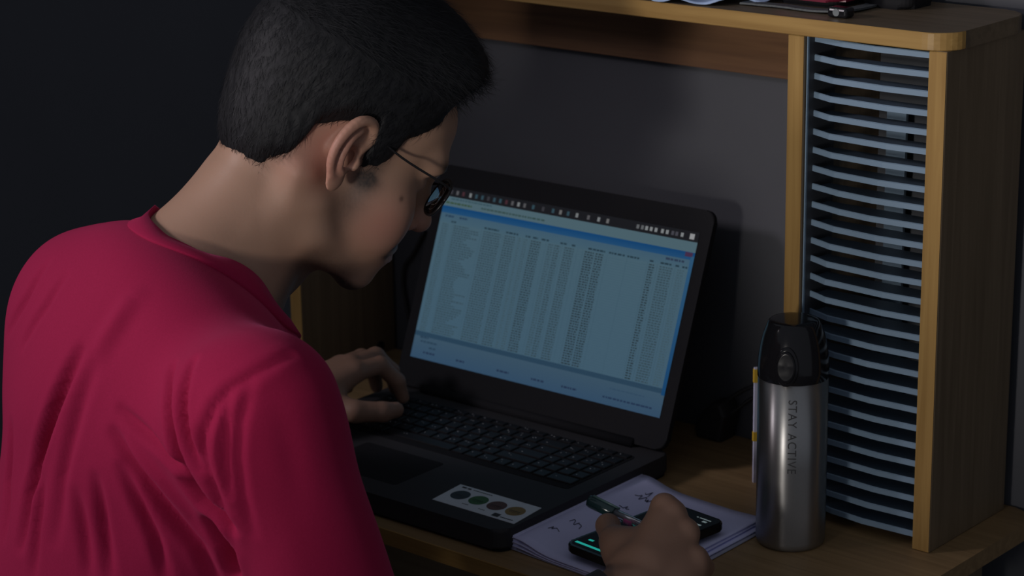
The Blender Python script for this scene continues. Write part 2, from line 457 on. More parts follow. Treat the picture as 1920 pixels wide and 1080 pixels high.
for r in range(NR):
    t = .2115 + r * (.845 - .2115) / NR
    h = .0068
    for ci, (u0, u1, k) in enumerate(cols):
        e = u1
        if ci == 1:
            e = u0 + (u1 - u0) * (0.45 + 0.5 * abs(math.sin(r * .37 + 1.0) * math.sin(r * .11 + .4)))
            if random.random() < .2: e = u1
        dk = max(0.18, 1 - 0.62 * k)
        c = (.080 * dk + .008, .155 * dk + .012, .205 * dk + .012)
        words(u0, t, e, h, c, 2, .004, .011)
    cell(.0, t + .0100, .985, t + .0113, (.068, .138, .195), 1)
for u in (.06, .18, .27, .33, .35, .378, .445, .508, .57, .59, .685, .76, .838, .875, .94):
    cell(u, .205, u + .0012, .845, (.062, .13, .185), 1)
for (u, w) in ((.05, .05), (.19, .035), (.36, .05), (.50, .05), (.62, .06)):
    words(u, .955, u + w, .011, (.022, .045, .10))
words(.80, .905, .93, .008, (.045, .10, .17)); words(.78, .955, .965, .010, (.022, .05, .11)); words(.03, .895, .10, .010, (.03, .07, .12)); words(.07, .925, .10, .010, (.03, .07, .12)); words(.025, .870, .06, .012, (.03, .07, .12))
ss = mesh_obj("screen_image", cell_v, cell_f, None, disp_base)
ca = ss.data.color_attributes.new("Col", 'FLOAT_COLOR', 'CORNER')
ca.data.foreach_set("color", np.array([(*c, 1.0) for c in cell_c], dtype=np.float32).ravel())
ss.data.materials.append(attr_mat("screen_pixels", "Col", emission=True, rough=0.7, strength=0.60, spec=0.04))
# sticker on the palm rest
STK = LO + EZ * 0.0002
def onbase(X, Y): return (A(X, Y, 0) - A(LO[0], LO[1], 0))
s0 = A(-0.4300, -0.2365, 0); sx_ = A(0.1065, 0.0012, 0); sy_ = A(-0.0055, 0.0485, 0)
def stk(a, b, z=0.0004): return s0 + sx_ * a + sy_ * b + EZ * (0.024 + z)
st_v, st_f = [], []
vs = [stk(0, 0, 0), stk(1, 0, 0), stk(1, 1, 0), stk(0, 1, 0), stk(0, 0), stk(1, 0), stk(1, 1), stk(0, 1)]
fs = [(3, 2, 1, 0), (4, 5, 6, 7), (0, 1, 5, 4), (1, 2, 6, 5), (2, 3, 7, 6), (3, 0, 4, 7)]
sticker = mesh_obj("sticker", vs, fs, M_white, lap)
for k, (cc, nm) in enumerate([((.03, .035, .045), "dark"), ((.035, .12, .025), "green"), ((.10, .035, .025), "maroon"), ((.24, .15, .03), "ochre")]):
    mc = plain("sticker_disc_" + nm, cc, 0.5, var=0.25, scale=250)
    ca_, cb_ = 0.165 + 0.225 * k, 0.53
    vs = [stk(ca_ + 0.1 * math.cos(t) , cb_ + 0.235 * math.sin(t), 0.00055) for t in np.linspace(0, 2 * math.pi, 40, endpoint=False)]
    mesh_obj("disc_print", vs, [tuple(range(40))], mc, sticker)
tv, tf = [], []
def dash(a0, b0, a1, b1, z=0.0006):
    n0 = len(tv); tv.extend([stk(a0, b0, z), stk(a1, b0, z), stk(a1, b1, z), stk(a0, b1, z)]); tf.append((n0, n0 + 1, n0 + 2, n0 + 3))
for a0, a1, b0, b1 in ((.06, .115, .87, .93), (.13, .17, .87, .93)): dash(a0, b0, a1, b1)
a = .2
while a < .42: dash(a, .885, a + .018, .915); a += .024
for k in range(4):
    ca_ = .165 + .225 * k
    a = ca_ - .06
    while a < ca_ + .05: dash(a, .50, a + .013, .535, .0007); dash(a + .01, .44, a + .02, .465, .0007); a += .021
a = .30
while a < .37: dash(a, .19, a + .012, .22); dash(a + .21, .17, a + .222, .2); a += .02
dash(.70, .06, .78, .22)
a = .80
while a < .95: dash(a, .09, a + .016, .13); a += .022
mesh_obj("sticker_print", tv, tf, M_print, sticker)

# ------------------------------------------------------------------ bottle
BX, BY = -0.1230, -0.0545
bottle = thing("water_bottle", "brushed steel water bottle with black push button cap", "bottle", (BX, BY, 0))
lathe("body", [(0.0295, 0.0), (0.0322, 0.0012), (0.0334, 0.004), (0.0338, 0.008), (0.0338, 0.085), (0.0338, 0.170)], M_steel, bottle, (BX, BY, 0), 96)
lathe("cap", [(0.0338, 0.1700), (0.0342, 0.1706), (0.0342, 0.180), (0.0336, 0.190), (0.0318, 0.202), (0.0292, 0.2125), (0.0262, 0.2205), (0.0245, 0.2245), (0.0225, 0.2262), (0.018, 0.2266)], M_blkgloss, bottle, (BX, BY, 0), 96)
# oval push button
az = math.atan2(CAM_POS[1] - BY, CAM_POS[0] - BX)
ba = az - math.radians(11.5)
def on_cap(ang, z, dr):
    r = np.interp(z, [0.17, 0.180, 0.190, 0.202, 0.2125, 0.2205], [0.0342, 0.0342, 0.0336, 0.0318, 0.0292, 0.0262]) + dr
    return A(BX + r * math.cos(ang), BY + r * math.sin(ang), z)
def oval(name, sa, sz, d0, d1, mat, par, dish=0.0, nr=6, nt=40, zc=0.1885):
    vs, fs = [], []
    prof = [(1.03, -0.002), (1.0, d0), (0.94, d1)] + [(0.94 * (1 - k / nr), d1 - dish * (k / nr) ** 0.7) for k in range(1, nr)]
    for (s, d) in prof:
        for k in range(nt):
            t = 2 * math.pi * k / nt
            vs.append(on_cap(ba + sa * s * math.cos(t), zc + sz * s * math.sin(t), d))
    for j in range(len(prof) - 1):
        for k in range(nt):
            fs.append((j * nt + k, j * nt + (k + 1) % nt, (j + 1) * nt + (k + 1) % nt, (j + 1) * nt + k))
    fs.append(tuple((len(prof) - 1) * nt + k for k in range(nt)))
    return mesh_obj(name, vs, fs, mat, par, smooth=True)
ring = oval("button_surround", 0.0115 / 0.034, 0.0190, 0.0012, 0.0016, M_blkgloss, bottle, dish=0.0004)
oval("push_button", 0.0088 / 0.034, 0.0155, 0.0022, 0.0032, M_blkmatte, bottle, dish=0.0010)
# lettering down the side
fc = bpy.data.curves.new("bottle_text", 'FONT'); fc.body = "STAY ACTIVE"; fc.size = 0.0118; fc.space_character = 1.16; fc.space_word = 1.15
fc.resolution_u = 4
to = bpy.data.objects.new("bottle_text", fc); COL.objects.link(to)
dg = bpy.context.evaluated_depsgraph_get()
tm = bpy.data.meshes.new_from_object(to.evaluated_get(dg))
bpy.data.objects.remove(to); bpy.data.curves.remove(fc)
bmt = bmesh.new(); bmt.from_mesh(tm)
bmesh.ops.triangulate(bmt, faces=bmt.faces)
co = np.array([v.co[:] for v in bmt.verts]); L0, L1 = co[:, 0].min(), co[:, 0].max(); H1 = co[:, 1].max()
ZT, ZB = 0.1560, 0.0820
for v in bmt.verts:
    s = (v.co.x - L0) / (L1 - L0); z = ZT + (ZB - ZT) * s
    ang = az + (v.co.y - H1 * 0.48) / 0.034
    v.co = Vector((BX + 0.03405 * math.cos(ang), BY + 0.03405 * math.sin(ang), z))
bmesh.ops.recalc_face_normals(bmt, faces=bmt.faces)
bm_obj("lettering", bmt, M_print, bottle)
bpy.data.meshes.remove(tm)

# ------------------------------------------------------------------ notebook with hand-written notes
nb = thing("notebook", "open lavender paged notebook with handwriting beside the laptop", "notebook", (-0.24, -0.12, 0.0))
NA = A(-0.322, -0.243, 0); NU = A(0.166, -0.010, 0); NV = A(-0.004, 0.213, 0)      # u right, v away
def hump(u, v):
    spine = 0.008 * math.exp(-((u - 0.05) / 0.16) ** 2)
    lift = 0.006 * max(0, u - 0.75) / 0.25 * (1 - v * .6)
    return 0.0065 + spine + lift
def page_layer(name, off, mat, u1=1.0, v0=0.0, skew=0.0, th=0.0011):
    nu, nv = 28, 16; vs, fs = [], []
    for s in (1, 0):
        for j in range(nv + 1):
            for i in range(nu + 1):
                u = u1 * i / nu; v = v0 + (1 - v0) * j / nv
                p = NA + NU * (u + skew * v) + NV * v
                z = max(0.0006 + s * th, hump(u, v) * off + (0 if s else -th))
                vs.append(p + EZ * z)
    n1 = (nu + 1) * (nv + 1)
    for j in range(nv):
        for i in range(nu):
            a = j * (nu + 1) + i
            fs.append((a, a + 1, a + nu + 2, a + nu + 1)); fs.append((n1 + a, n1 + a + nu + 1, n1 + a + nu + 2, n1 + a + 1))
    rim = [i for i in range(nu + 1)] + [(j * (nu + 1) + nu) for j in range(1, nv + 1)] + [nv * (nu + 1) + i for i in range(nu - 1, -1, -1)] + [j * (nu + 1) for j in range(nv - 1, 0, -1)]
    for a, b in zip(rim, rim[1:] + rim[:1]): fs.append((a, n1 + a, n1 + b, b))
    return mesh_obj(name, vs, fs, mat, nb, smooth=True)
page_layer("cover", 0.12, M_cover, 1.03, th=0.0008)
page_layer("page", 0.38, M_paper, 1.0, skew=0.01)
page_layer("page", 0.66, M_paper, 0.985, skew=-0.012)
page_layer("page", 1.0, M_paper, 0.97, skew=0.004)
# rolled fold along the left edge
vs, fs = tube_data([NA + NV * t + EZ * 0.0082 + A(0.001, 0, 0) for t in np.linspace(0.005, .99, 12)], 0.0078, 14)
mesh_obj("page_fold", vs, fs, M_paper, nb, smooth=True)
def scribble(u, v, length, size, n):
    P = []
    for k in range(n):
        s = k / (n - 1)
        P.append((u + length * s + random.uniform(-.3, .3) * size, v + random.uniform(-1, 1) * size))
    Q = [NA + NU * a + NV * b + EZ * (hump(a, b) + 0.0007) for a, b in P]
    tube("handwriting", catmull(Q, 3), 0.00035, M_ink, nb, 4)
for (u, v, l, s, n) in ((.17, .80, .10, .030, 12), (.20, .86, .03, .03, 5), (.33, .83, .10, .028, 9), (.45, .80, .05, .02, 6), (.14, .60, .05, .018, 6), (.19, .66, .06, .02, 6), (.12, .33, .09, .022, 8),
                        (.72, .40, .10, .010, 8), (.85, .42, .07, .02, 7), (.75, .27, .13, .014, 8), (.10, .20, .06, .02, 6), (.82, .33, .1, .012, 7)):
    scribble(u, v, l, s, n)

# ------------------------------------------------------------------ phone on the notebook
phone = thing("smartphone", "black smartphone with cyan lit calculator screen under the writing hand", "phone", (-0.215, -0.163, 0.018))
PA = A(-0.258, -0.2395, 0.0); PB = A(-0.186, -0.2475, 0); 
PXv = (PB - PA) / np.linalg.norm(PB - PA); PYv = A(-PXv[1], PXv[0], 0)
PFR = (A(-0.2575, -0.2385, 0.0185), PXv, PYv, EZ)
prism("phone_body", rounded_rect(0, 0.074, 0, 0.148, 0.009, 6), -0.004, 0.0042, M_blkgloss, phone, PFR, bevel=0.0015)
scr = prism("phone_screen", rounded_rect(0.003, 0.071, 0.004, 0.146, 0.006, 5), 0.0042, 0.0045, glow("phone_screen_black", (0.002, 0.003, 0.004)), phone, PFR)
M_cy = glow("cyan_screen_light", (0.02, 0.42, 0.36), 0.7); M_wh = glow("pale_screen_light", (0.28, 0.36, 0.38), 0.4)
def pbar(x0, y0, x1, y1, mt): box("screen_mark", (x0, y0, 0.00455), (x1, y1, 0.0047), mt, scr, PFR)
pbar(0.006, 0.008, 0.068, 0.0115, M_cy)
for x, y in ((.012, .020), (.030, .022), (.045, .020), (.012, .034), (.030, .034)): pbar(x, y, x + .006, y + .003, M_cy)
pbar(.050, .136, .064, .1375, M_wh); pbar(.020, .134, .024, .137, M_wh); pbar(.058, .130, .063, .133, M_wh); pbar(.046, .122, .054, .1235, M_cy); pbar(.056, .121, .064, .1235, M_wh); pbar(.046, .136, .048, .1375, M_wh)

# ------------------------------------------------------------------ small things on the desk
book = thing("thin_booklet", "thin white and yellow booklet standing upright behind the bottle", "booklet", (-0.215, 0.08, 0.0))
b0 = A(-0.2415, 0.052, 0); bd = A(0.052, 0.066, 0); bl = np.linalg.norm(bd); bd = bd / bl; bn = A(-bd[1], bd[0], 0)
M_bk = plain("booklet_cover", (0.55, 0.56, 0.72), 0.5, var=0.05); M_yel = plain("yellow_booklet_print", (0.62, 0.40, 0.04), 0.5, var=0.05)
BF = (b0, bd, bn, EZ)
box("pages", (0.0, -0.0018, 0.0), (bl, 0.0018, 0.126), M_bk, book, BF)
box("yellow_edge", (-0.0006, -0.0021, 0.110), (bl * .9, 0.0021, 0.1245), M_yel, book, BF)
box("yellow_edge", (-0.0006, -0.0021, 0.046), (bl * .9, 0.0021, 0.056), M_yel, book, BF)
plug = thing("power_plug", "black power plug on the desk by the wall behind the laptop", "plug", (-0.352, 0.14, 0.0))
prism("plug_body", [(-0.368, 0.0), (-0.338, 0.0), (-0.331, 0.031), (-0.337, 0.046), (-0.351, 0.043), (-0.362, 0.032), (-0.373, 0.010)], -0.156, -0.126, M_cable, plug, (A(0, 0, 0), EX, EZ, -EY), bevel=0.004)
tube("plug_cable", catmull([A(-0.340, 0.14, 0.043), A(-0.322, 0.14, 0.058), A(-0.300, 0.142, 0.070), A(-0.26, 0.145, 0.078), A(-0.20, 0.148, 0.06), A(-0.18, 0.148, 0.002)], 6), 0.0024, M_cable, plug)
tube("plug_cable", catmull([A(-0.334, 0.14, 0.030), A(-0.318, 0.14, 0.044), A(-0.300, 0.142, 0.057), A(-0.26, 0.145, 0.060), A(-0.20, 0.142, 0.03), A(-0.185, 0.140, 0.002)], 6), 0.0020, M_cable, plug)
tag(tube("hanging_cable", catmull([A(-0.80, 0.1575, 0.16), A(-0.819, 0.157, 0.129), A(-0.834, 0.157, 0.111), A(-0.838, 0.157, 0.090), A(-0.835, 0.157, 0.067), A(-0.828, 0.155, 0.04), A(-0.82, 0.15, 0.002)], 6), 0.0022, M_cable, origin=(-0.82, 0.155, 0.0)), "thin black cable hanging by the wall left of the laptop", "cable")

# ------------------------------------------------------------------ things on the top shelf
SZ = 0.504
cl_n, cl_m = 30, 12; vs, fs = [], []
for s in (0, 1):
    for j in range(cl_m + 1):
        for i in range(cl_n + 1):
            u = i / cl_n; v = j / cl_m
            x = -0.352 + 0.122 * u + 0.02 * v
            edge = -0.0065 + (-0.002 + 0.050 * max(0, u - .58) / .42) + 0.0035 * math.sin(u * 23) * (1 - v)
            y = edge * (1 - v) + 0.125 * v
            zz = 0.004 + 0.012 * v * (0.6 + 0.4 * math.sin(u * 9 + v * 5)) + 0.003 * math.sin(u * 17 + v * 11)
            drop = 0.0
            vs.append((x, y, SZ + max(0.0012, zz) - drop * (1 if y < -0.0062 else 0.0) + (0.0012 if s else 0)))
n1 = (cl_n + 1) * (cl_m + 1)
for j in range(cl_m):
    for i in range(cl_n):
        a = j * (cl_n + 1) + i
        fs.append((n1 + a, n1 + a + 1, n1 + a + cl_n + 2, n1 + a + cl_n + 1)); fs.append((a, a + cl_n + 1, a + cl_n + 2, a + 1))
rim = [i for i in range(cl_n + 1)] + [j * (cl_n + 1) + cl_n for j in range(1, cl_m + 1)] + [cl_m * (cl_n + 1) + i for i in range(cl_n - 1, -1, -1)] + [j * (cl_n + 1) for j in range(cl_m - 1, 0, -1)]
for a, b in zip(rim, rim[1:] + rim[:1]): fs.append((a, b, n1 + b, n1 + a))
tag(mesh_obj("crumpled_cloth", vs, fs, plain("pale_blue_cloth", (0.42, 0.55, 0.82), 0.9, var=0.08, scale=90, bump=0.3), smooth=True, origin=(-0.29, 0.06, SZ)), "crumpled pale blue cloth on the edge of the top shelf", "cloth")
case = thing("red_case", "dark red rounded case with black clasp on the top shelf", "case", (-0.175, 0.085, SZ))
M_red = plain("dark_red_shell", (0.16, 0.012, 0.035), 0.35, var=0.1)
prism("case_shell", rounded_rect(-0.232, -0.152, 0.054, 0.135, 0.014, 6), SZ + 0.006, SZ + 0.030, M_red, case, bevel=0.006, seg=4)
box("clasp", (-0.206, 0.0515, SZ + 0.011), (-0.192, 0.060, SZ + 0.024), M_blkgloss, case, bevel=0.002)
prism("case_foot", rounded_rect(-0.226, -0.158, 0.060, 0.130, 0.012, 5), SZ, SZ + 0.007, M_lapblk, case)
tag(prism("black_pouch", rounded_rect(-0.150, -0.095, 0.088, 0.142, 0.012, 5), SZ, SZ + 0.026, M_lapblk, bevel=0.006, seg=3, origin=(-0.122, 0.115, SZ)), "black pouch at the back of the top shelf beside the red case", "pouch")
ly = thing("lanyard", "grey woven lanyard strap with black buckle on the shelf edge", "lanyard", (-0.16, 0.04, SZ))
M_strap = plain("grey_woven_strap", (0.10, 0.11, 0.115), 0.8, var=0.5, scale=500)
P = catmull([A(-0.247, 0.032, SZ + .002), A(-0.225, 0.034, SZ + .002), A(-0.20, 0.036, SZ + .002), A(-0.165, 0.033, SZ + .002), A(-0.140, 0.040, SZ + .003), A(-0.135, 0.070, SZ + .0025), A(-0.138, 0.10, SZ + .002), A(-0.145, 0.13, SZ + .002)], 6)
vs, fs = [], []
for i, p in enumerate(P):
    t = P[min(i + 1, len(P) - 1)] - P[max(i - 1, 0)]; t /= np.linalg.norm(t); s_ = np.cross(t, EZ)
    for (w, z) in ((-.0065, -.0009), (.0065, -.0009), (.0065, .0009), (-.0065, .0009)): vs.append(p + s_ * w + EZ * z)
for i in range(len(P) - 1):
    for k in range(4): fs.append((i * 4 + k, i * 4 + (k + 1) % 4, (i + 1) * 4 + (k + 1) % 4, (i + 1) * 4 + k))
mesh_obj("strap", vs, fs, M_strap, ly)
box("buckle", (-0.139, 0.0145, SZ + 0.0002), (-0.117, 0.030, SZ + 0.010), M_blkgloss, ly, bevel=0.003, seg=3)
vs, fs = tube_data([A(-0.1285, 0.0140, SZ + .0055), A(-0.1285, 0.0158, SZ + .0055)], 0.0036, 18)
mesh_obj("buckle_button", vs, fs, plain("grey_metal_stud", (0.22, 0.24, 0.25), 0.35, metal=0.4), ly)
# added dark sheet hiding the lit wall strip to the right of the tower
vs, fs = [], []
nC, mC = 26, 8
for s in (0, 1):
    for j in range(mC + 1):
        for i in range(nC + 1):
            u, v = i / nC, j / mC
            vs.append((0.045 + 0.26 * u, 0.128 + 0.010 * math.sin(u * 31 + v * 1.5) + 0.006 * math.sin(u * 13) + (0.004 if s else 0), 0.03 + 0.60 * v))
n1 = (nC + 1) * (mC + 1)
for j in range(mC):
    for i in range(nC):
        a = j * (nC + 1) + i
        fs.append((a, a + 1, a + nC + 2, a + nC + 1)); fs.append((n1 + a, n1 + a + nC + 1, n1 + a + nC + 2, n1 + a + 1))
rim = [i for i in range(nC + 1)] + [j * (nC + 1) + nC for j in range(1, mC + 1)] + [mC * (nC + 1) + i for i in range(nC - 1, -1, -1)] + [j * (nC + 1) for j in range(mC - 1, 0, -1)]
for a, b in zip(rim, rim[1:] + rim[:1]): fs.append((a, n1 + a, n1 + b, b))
tag(mesh_obj("added_dark_sheet", vs, fs, plain("dark_blue_sheet", (0.022, 0.026, 0.036), 0.9, var=0.1), smooth=True, origin=(0.17, 0.14, 0.03)), "added dark blue sheet over the lit wall at the right edge behind the tower", "cloth")
# ------------------------------------------------------------------ implicit-surface modelling
def sdf_mesh(fun, lo, hi, h, B=8):
    lo = np.asarray(lo, np.float32); hi = np.asarray(hi, np.float32)
    nb_ = np.ceil((hi - lo) / (h * B)).astype(int); n = nb_ * B + 1
    cen = [lo[a] + (np.arange(nb_[a]) + 0.5) * h * B for a in range(3)]
    G = np.stack(np.meshgrid(*cen, indexing='ij'), -1).reshape(-1, 3).astype(np.float32)
    d = fun(G)
    near = np.abs(d) < h * B * 1.25
    V = np.repeat(np.repeat(np.repeat(np.where(d < 0, -1, 1).astype(np.float32).reshape(nb_), B, 0), B, 1), B, 2)
    V = np.pad(V, ((0, 1), (0, 1), (0, 1)), mode='edge')
    idx = np.argwhere(near.reshape(nb_))
    off = np.stack(np.meshgrid(*[np.arange(B + 1)] * 3, indexing='ij'), -1).reshape(-1, 3)
    for s in range(0, len(idx), 1500):
        nodes = (idx[s:s + 1500, None, :] * B + off[None]).reshape(-1, 3)
        val = fun((lo + nodes * np.float32(h)).astype(np.float32))
        V[nodes[:, 0], nodes[:, 1], nodes[:, 2]] = val
    S = V < 0
    c = S[:-1, :-1, :-1].astype(np.int8)
    cnt = np.zeros(c.shape, np.int8)
    for dx in (0, 1):
        for dy in (0, 1):
            for dz in (0, 1):
                cnt += S[dx:dx + c.shape[0], dy:dy + c.shape[1], dz:dz + c.shape[2]]
    act = np.argwhere((cnt > 0) & (cnt < 8))
    ids = np.full(c.shape, -1, np.int32); ids[act[:, 0], act[:, 1], act[:, 2]] = np.arange(len(act))
    cor = np.array([(x, y, z) for x in (0, 1) for y in (0, 1) for z in (0, 1)])
    vals = np.stack([V[act[:, 0] + k[0], act[:, 1] + k[1], act[:, 2] + k[2]] for k in cor], 1)
    acc = np.zeros((len(act), 3)); w = np.zeros(len(act))
    for a in range(8):
        for b in range(a + 1, 8):
            if np.abs(cor[a] - cor[b]).sum() != 1: continue
            va, vb = vals[:, a], vals[:, b]; mk = (va < 0) != (vb < 0)
            t = np.where(mk, va / np.where(mk, va - vb, 1), 0)
            acc += np.where(mk[:, None], cor[a] + (cor[b] - cor[a]) * t[:, None], 0); w += mk
    verts = lo + h * (act + acc / w[:, None])
    quads = []
    sh = np.array(c.shape)
    for ax in range(3):
        o1, o2 = (ax + 1) % 3, (ax + 2) % 3
        sl0 = [slice(None)] * 3; sl1 = [slice(None)] * 3
        sl0[ax] = slice(0, -1); sl1[ax] = slice(1, None)
        e = np.argwhere(S[tuple(sl0)] != S[tuple(sl1)])
        e = e[(e[:, o1] > 0) & (e[:, o2] > 0) & (e[:, o1] < sh[o1]) & (e[:, o2] < sh[o2]) & (e[:, ax] < sh[ax])]
        u1 = np.zeros(3, int); u1[o1] = 1; u2 = np.zeros(3, int); u2[o2] = 1
        q = [ids[tuple((e - p).T)] for p in (u1 + u2, u2, 0 * u1, u1)]
        q = np.stack(q, 1)
        flip = ~S[tuple(e.T)]
        q[flip] = q[flip][:, ::-1]
        quads.append(q[(q >= 0).all(1)])
    return verts, np.concatenate(quads)

def smin(a, b, k):
    h = np.clip(0.5 + 0.5 * (b - a) / k, 0, 1)
    return b + (a - b) * h - k * h * (1 - h)
def smax(a, b, k): return -smin(-a, -b, k)
def ell(p, c, r, M=None):
    q = p - np.asarray(c, np.float32)
    if M is not None: q = q @ np.asarray(M, np.float32).T          # rows of M = local axes
    r = np.asarray(r, np.float32)
    k0 = np.linalg.norm(q / r, axis=1); k1 = np.linalg.norm(q / (r * r), axis=1)
    return np.where(k1 > 1e-6, k0 * (k0 - 1) / np.maximum(k1, 1e-6), -r.min())
def cone(p, a, b, ra, rb):
    a = np.asarray(a, np.float32); b = np.asarray(b, np.float32)
    ab = b - a; t = np.clip((p - a) @ ab / (ab @ ab), 0, 1)
    return np.linalg.norm(p - a - t[:, None] * ab, axis=1) - (ra + (rb - ra) * t)
def chain(p, P, R, k):
    d = cone(p, P[0], P[1], R[0], R[1])
    for i in range(1, len(P) - 1): d = smin(d, cone(p, P[i], P[i + 1], R[i], R[i + 1]), k)
    return d
def mesh_normals(v, q):
    n = np.cross(v[q[:, 2]] - v[q[:, 0]], v[q[:, 3]] - v[q[:, 1]]) if q.shape[1] == 4 else np.cross(v[q[:, 1]] - v[q[:, 0]], v[q[:, 2]] - v[q[:, 0]])
    out = np.zeros_like(v)
    for k in range(q.shape[1]): np.add.at(out, q[:, k], n)
    return out / np.maximum(np.linalg.norm(out, axis=1, keepdims=True), 1e-12)
def polydist(p, P):
    """distance to a polyline and the parameter along it (0..1)"""
    P = np.asarray(P, float); best = np.full(len(p), 1e9); par = np.zeros(len(p))
    n = len(P) - 1
    for i in range(n):
        ab = P[i + 1] - P[i]; t = np.clip((p - P[i]) @ ab / (ab @ ab), 0, 1)
        d = np.linalg.norm(p - P[i] - t[:, None] * ab, axis=1)
        m_ = d < best; best[m_] = d[m_]; par[m_] = (i + t[m_]) / n
    return best, par

# ------------------------------------------------------------------ skeleton (world, metres)
HH = A(-0.42708, -0.36282, 0.41024)
HR = A(0.8481, -0.5298, 0.0); HF = A(0.4443, 0.7113, -0.5446); HU = A(0.2886, 0.4619, 0.8387)
HM = np.stack([HR, HF, HU]).astype(np.float32)
def hl(r, f, u): return HH + HR * r + HF * f + HU * u
def to_head(p): return (p - HH.astype(np.float32)) @ HM.T
SHR = A(-0.286, -0.590, 0.250); SHL = A(-0.616, -0.508, 0.252)
ELR = A(-0.235, -0.530, -0.050); WRR = A(-0.122, -0.300, 0.032)
ELL_ = A(-0.775, -0.400, 0.060); WRL = A(-0.668, -0.178, 0.060)
NKB = A(-0.482, -0.470, 0.285)
LAT = (SHR - SHL) / np.linalg.norm(SHR - SHL)
FWD = np.cross(EZ, LAT); FWD /= np.linalg.norm(FWD)

def head_sdf(p):
    q = to_head(p); s = q.copy(); s[:, 0] = np.abs(s[:, 0])
    d = ell(s, (0, -0.010, 0.045), (0.0745, 0.097, 0.084))
    d = smin(d, ell(s, (0, 0.044, 0.056), (0.060, 0.050, 0.044)), 0.025)          # forehead
    d = smin(d, ell(s, (0, -0.048, 0.000), (0.060, 0.050, 0.048)), 0.03)
    d = smin(d, ell(s, (0, 0.040, -0.022), (0.0625, 0.050, 0.078)), 0.03)          # face block
    d = smin(d, ell(s, (0.046, 0.056, -0.016), (0.022, 0.025, 0.021)), 0.02)       # cheek bone
    d = smin(d, ell(s, (0.036, 0.068, -0.040), (0.020, 0.021, 0.026)), 0.025)      # cheek
    d = smin(d, cone(s, (0.0545, -0.002, -0.050), (0.050, 0.014, -0.072), 0.013, 0.012), 0.025)
    d = smin(d, cone(s, (0.049, 0.014, -0.074), (0.020, 0.072, -0.093), 0.012, 0.0130), 0.02)   # jaw line
    d = smin(d, ell(s, (0, 0.0795, -0.0925), (0.022, 0.0175, 0.0155)), 0.016)        # chin
    d = smin(d, ell(s, (0, 0.074, -0.062), (0.033, 0.0290, 0.027)), 0.02)          # mouth barrel
    d = smin(d, cone(s, (0.000, 0.0955, 0.030), (0.042, 0.083, 0.034), 0.010, 0.010), 0.018)    # brow
    d = smax(d, -ell(s, (0.033, 0.100, 0.012), (0.021, 0.017, 0.0135)), 0.012)     # eye socket
    d = smin(d, ell(s, (0.032, 0.0745, 0.012), (0.0135, 0.0125, 0.0115)), 0.004)   # eye ball and lids
    nose = cone(s, (0, 0.090, 0.020), (0, 0.1100, -0.0195), 0.0085, 0.0102)
    nose = smin(nose, ell(s, (0, 0.1105, -0.0215), (0.0108, 0.0110, 0.0098)), 0.008)
    nose = smin(nose, ell(s, (0.0125, 0.0965, -0.0265), (0.0078, 0.0105, 0.0078)), 0.006)
    d = smin(d, nose, 0.011)
    d = smax(d, -ell(s, (0.006, 0.1015, -0.0345), (0.0036, 0.0055, 0.004)), 0.003)
    # lips
    d = smin(d, cone(s, (0, 0.1005, -0.0550), (0.022, 0.0885, -0.0605), 0.0062, 0.0034), 0.006)
    d = smin(d, cone(s, (0, 0.1010, -0.0680), (0.021, 0.0890, -0.0645), 0.0068, 0.0034), 0.006)
    d = smax(d, -cone(s, (0, 0.1100, -0.0612), (0.028, 0.0930, -0.0630), 0.0020, 0.0016), 0.003)
    d = smax(d, -ell(s, (0, 0.108, -0.0795), (0.024, 0.0095, 0.0065)), 0.010)      # fold under the lip
    # neck
    nk = chain(p, [hl(0, -0.030, -0.035), hl(0, -0.026, -0.085), NKB, A(-0.480, -0.520, 0.16)], [0.055, 0.0545, 0.060, 0.070], 0.03)
    nk = smin(nk, cone(s, (0.060, -0.030, -0.030), (0.020, 0.005, -0.150), 0.013, 0.011), 0.02)
    nk = smin(nk, cone(s, (0.022, -0.060, -0.040), (0.022, -0.064, -0.110), 0.017, 0.020), 0.02)
    nk = smin(nk, cone(p, hl(0, -0.046, -0.085), A(-0.492, -0.498, 0.312), 0.040, 0.052), 0.02)
    nk = smin(nk, ell(s, (0, 0.026, -0.118), (0.017, 0.014, 0.020)), 0.018)
    return smin(d, nk, 0.022)

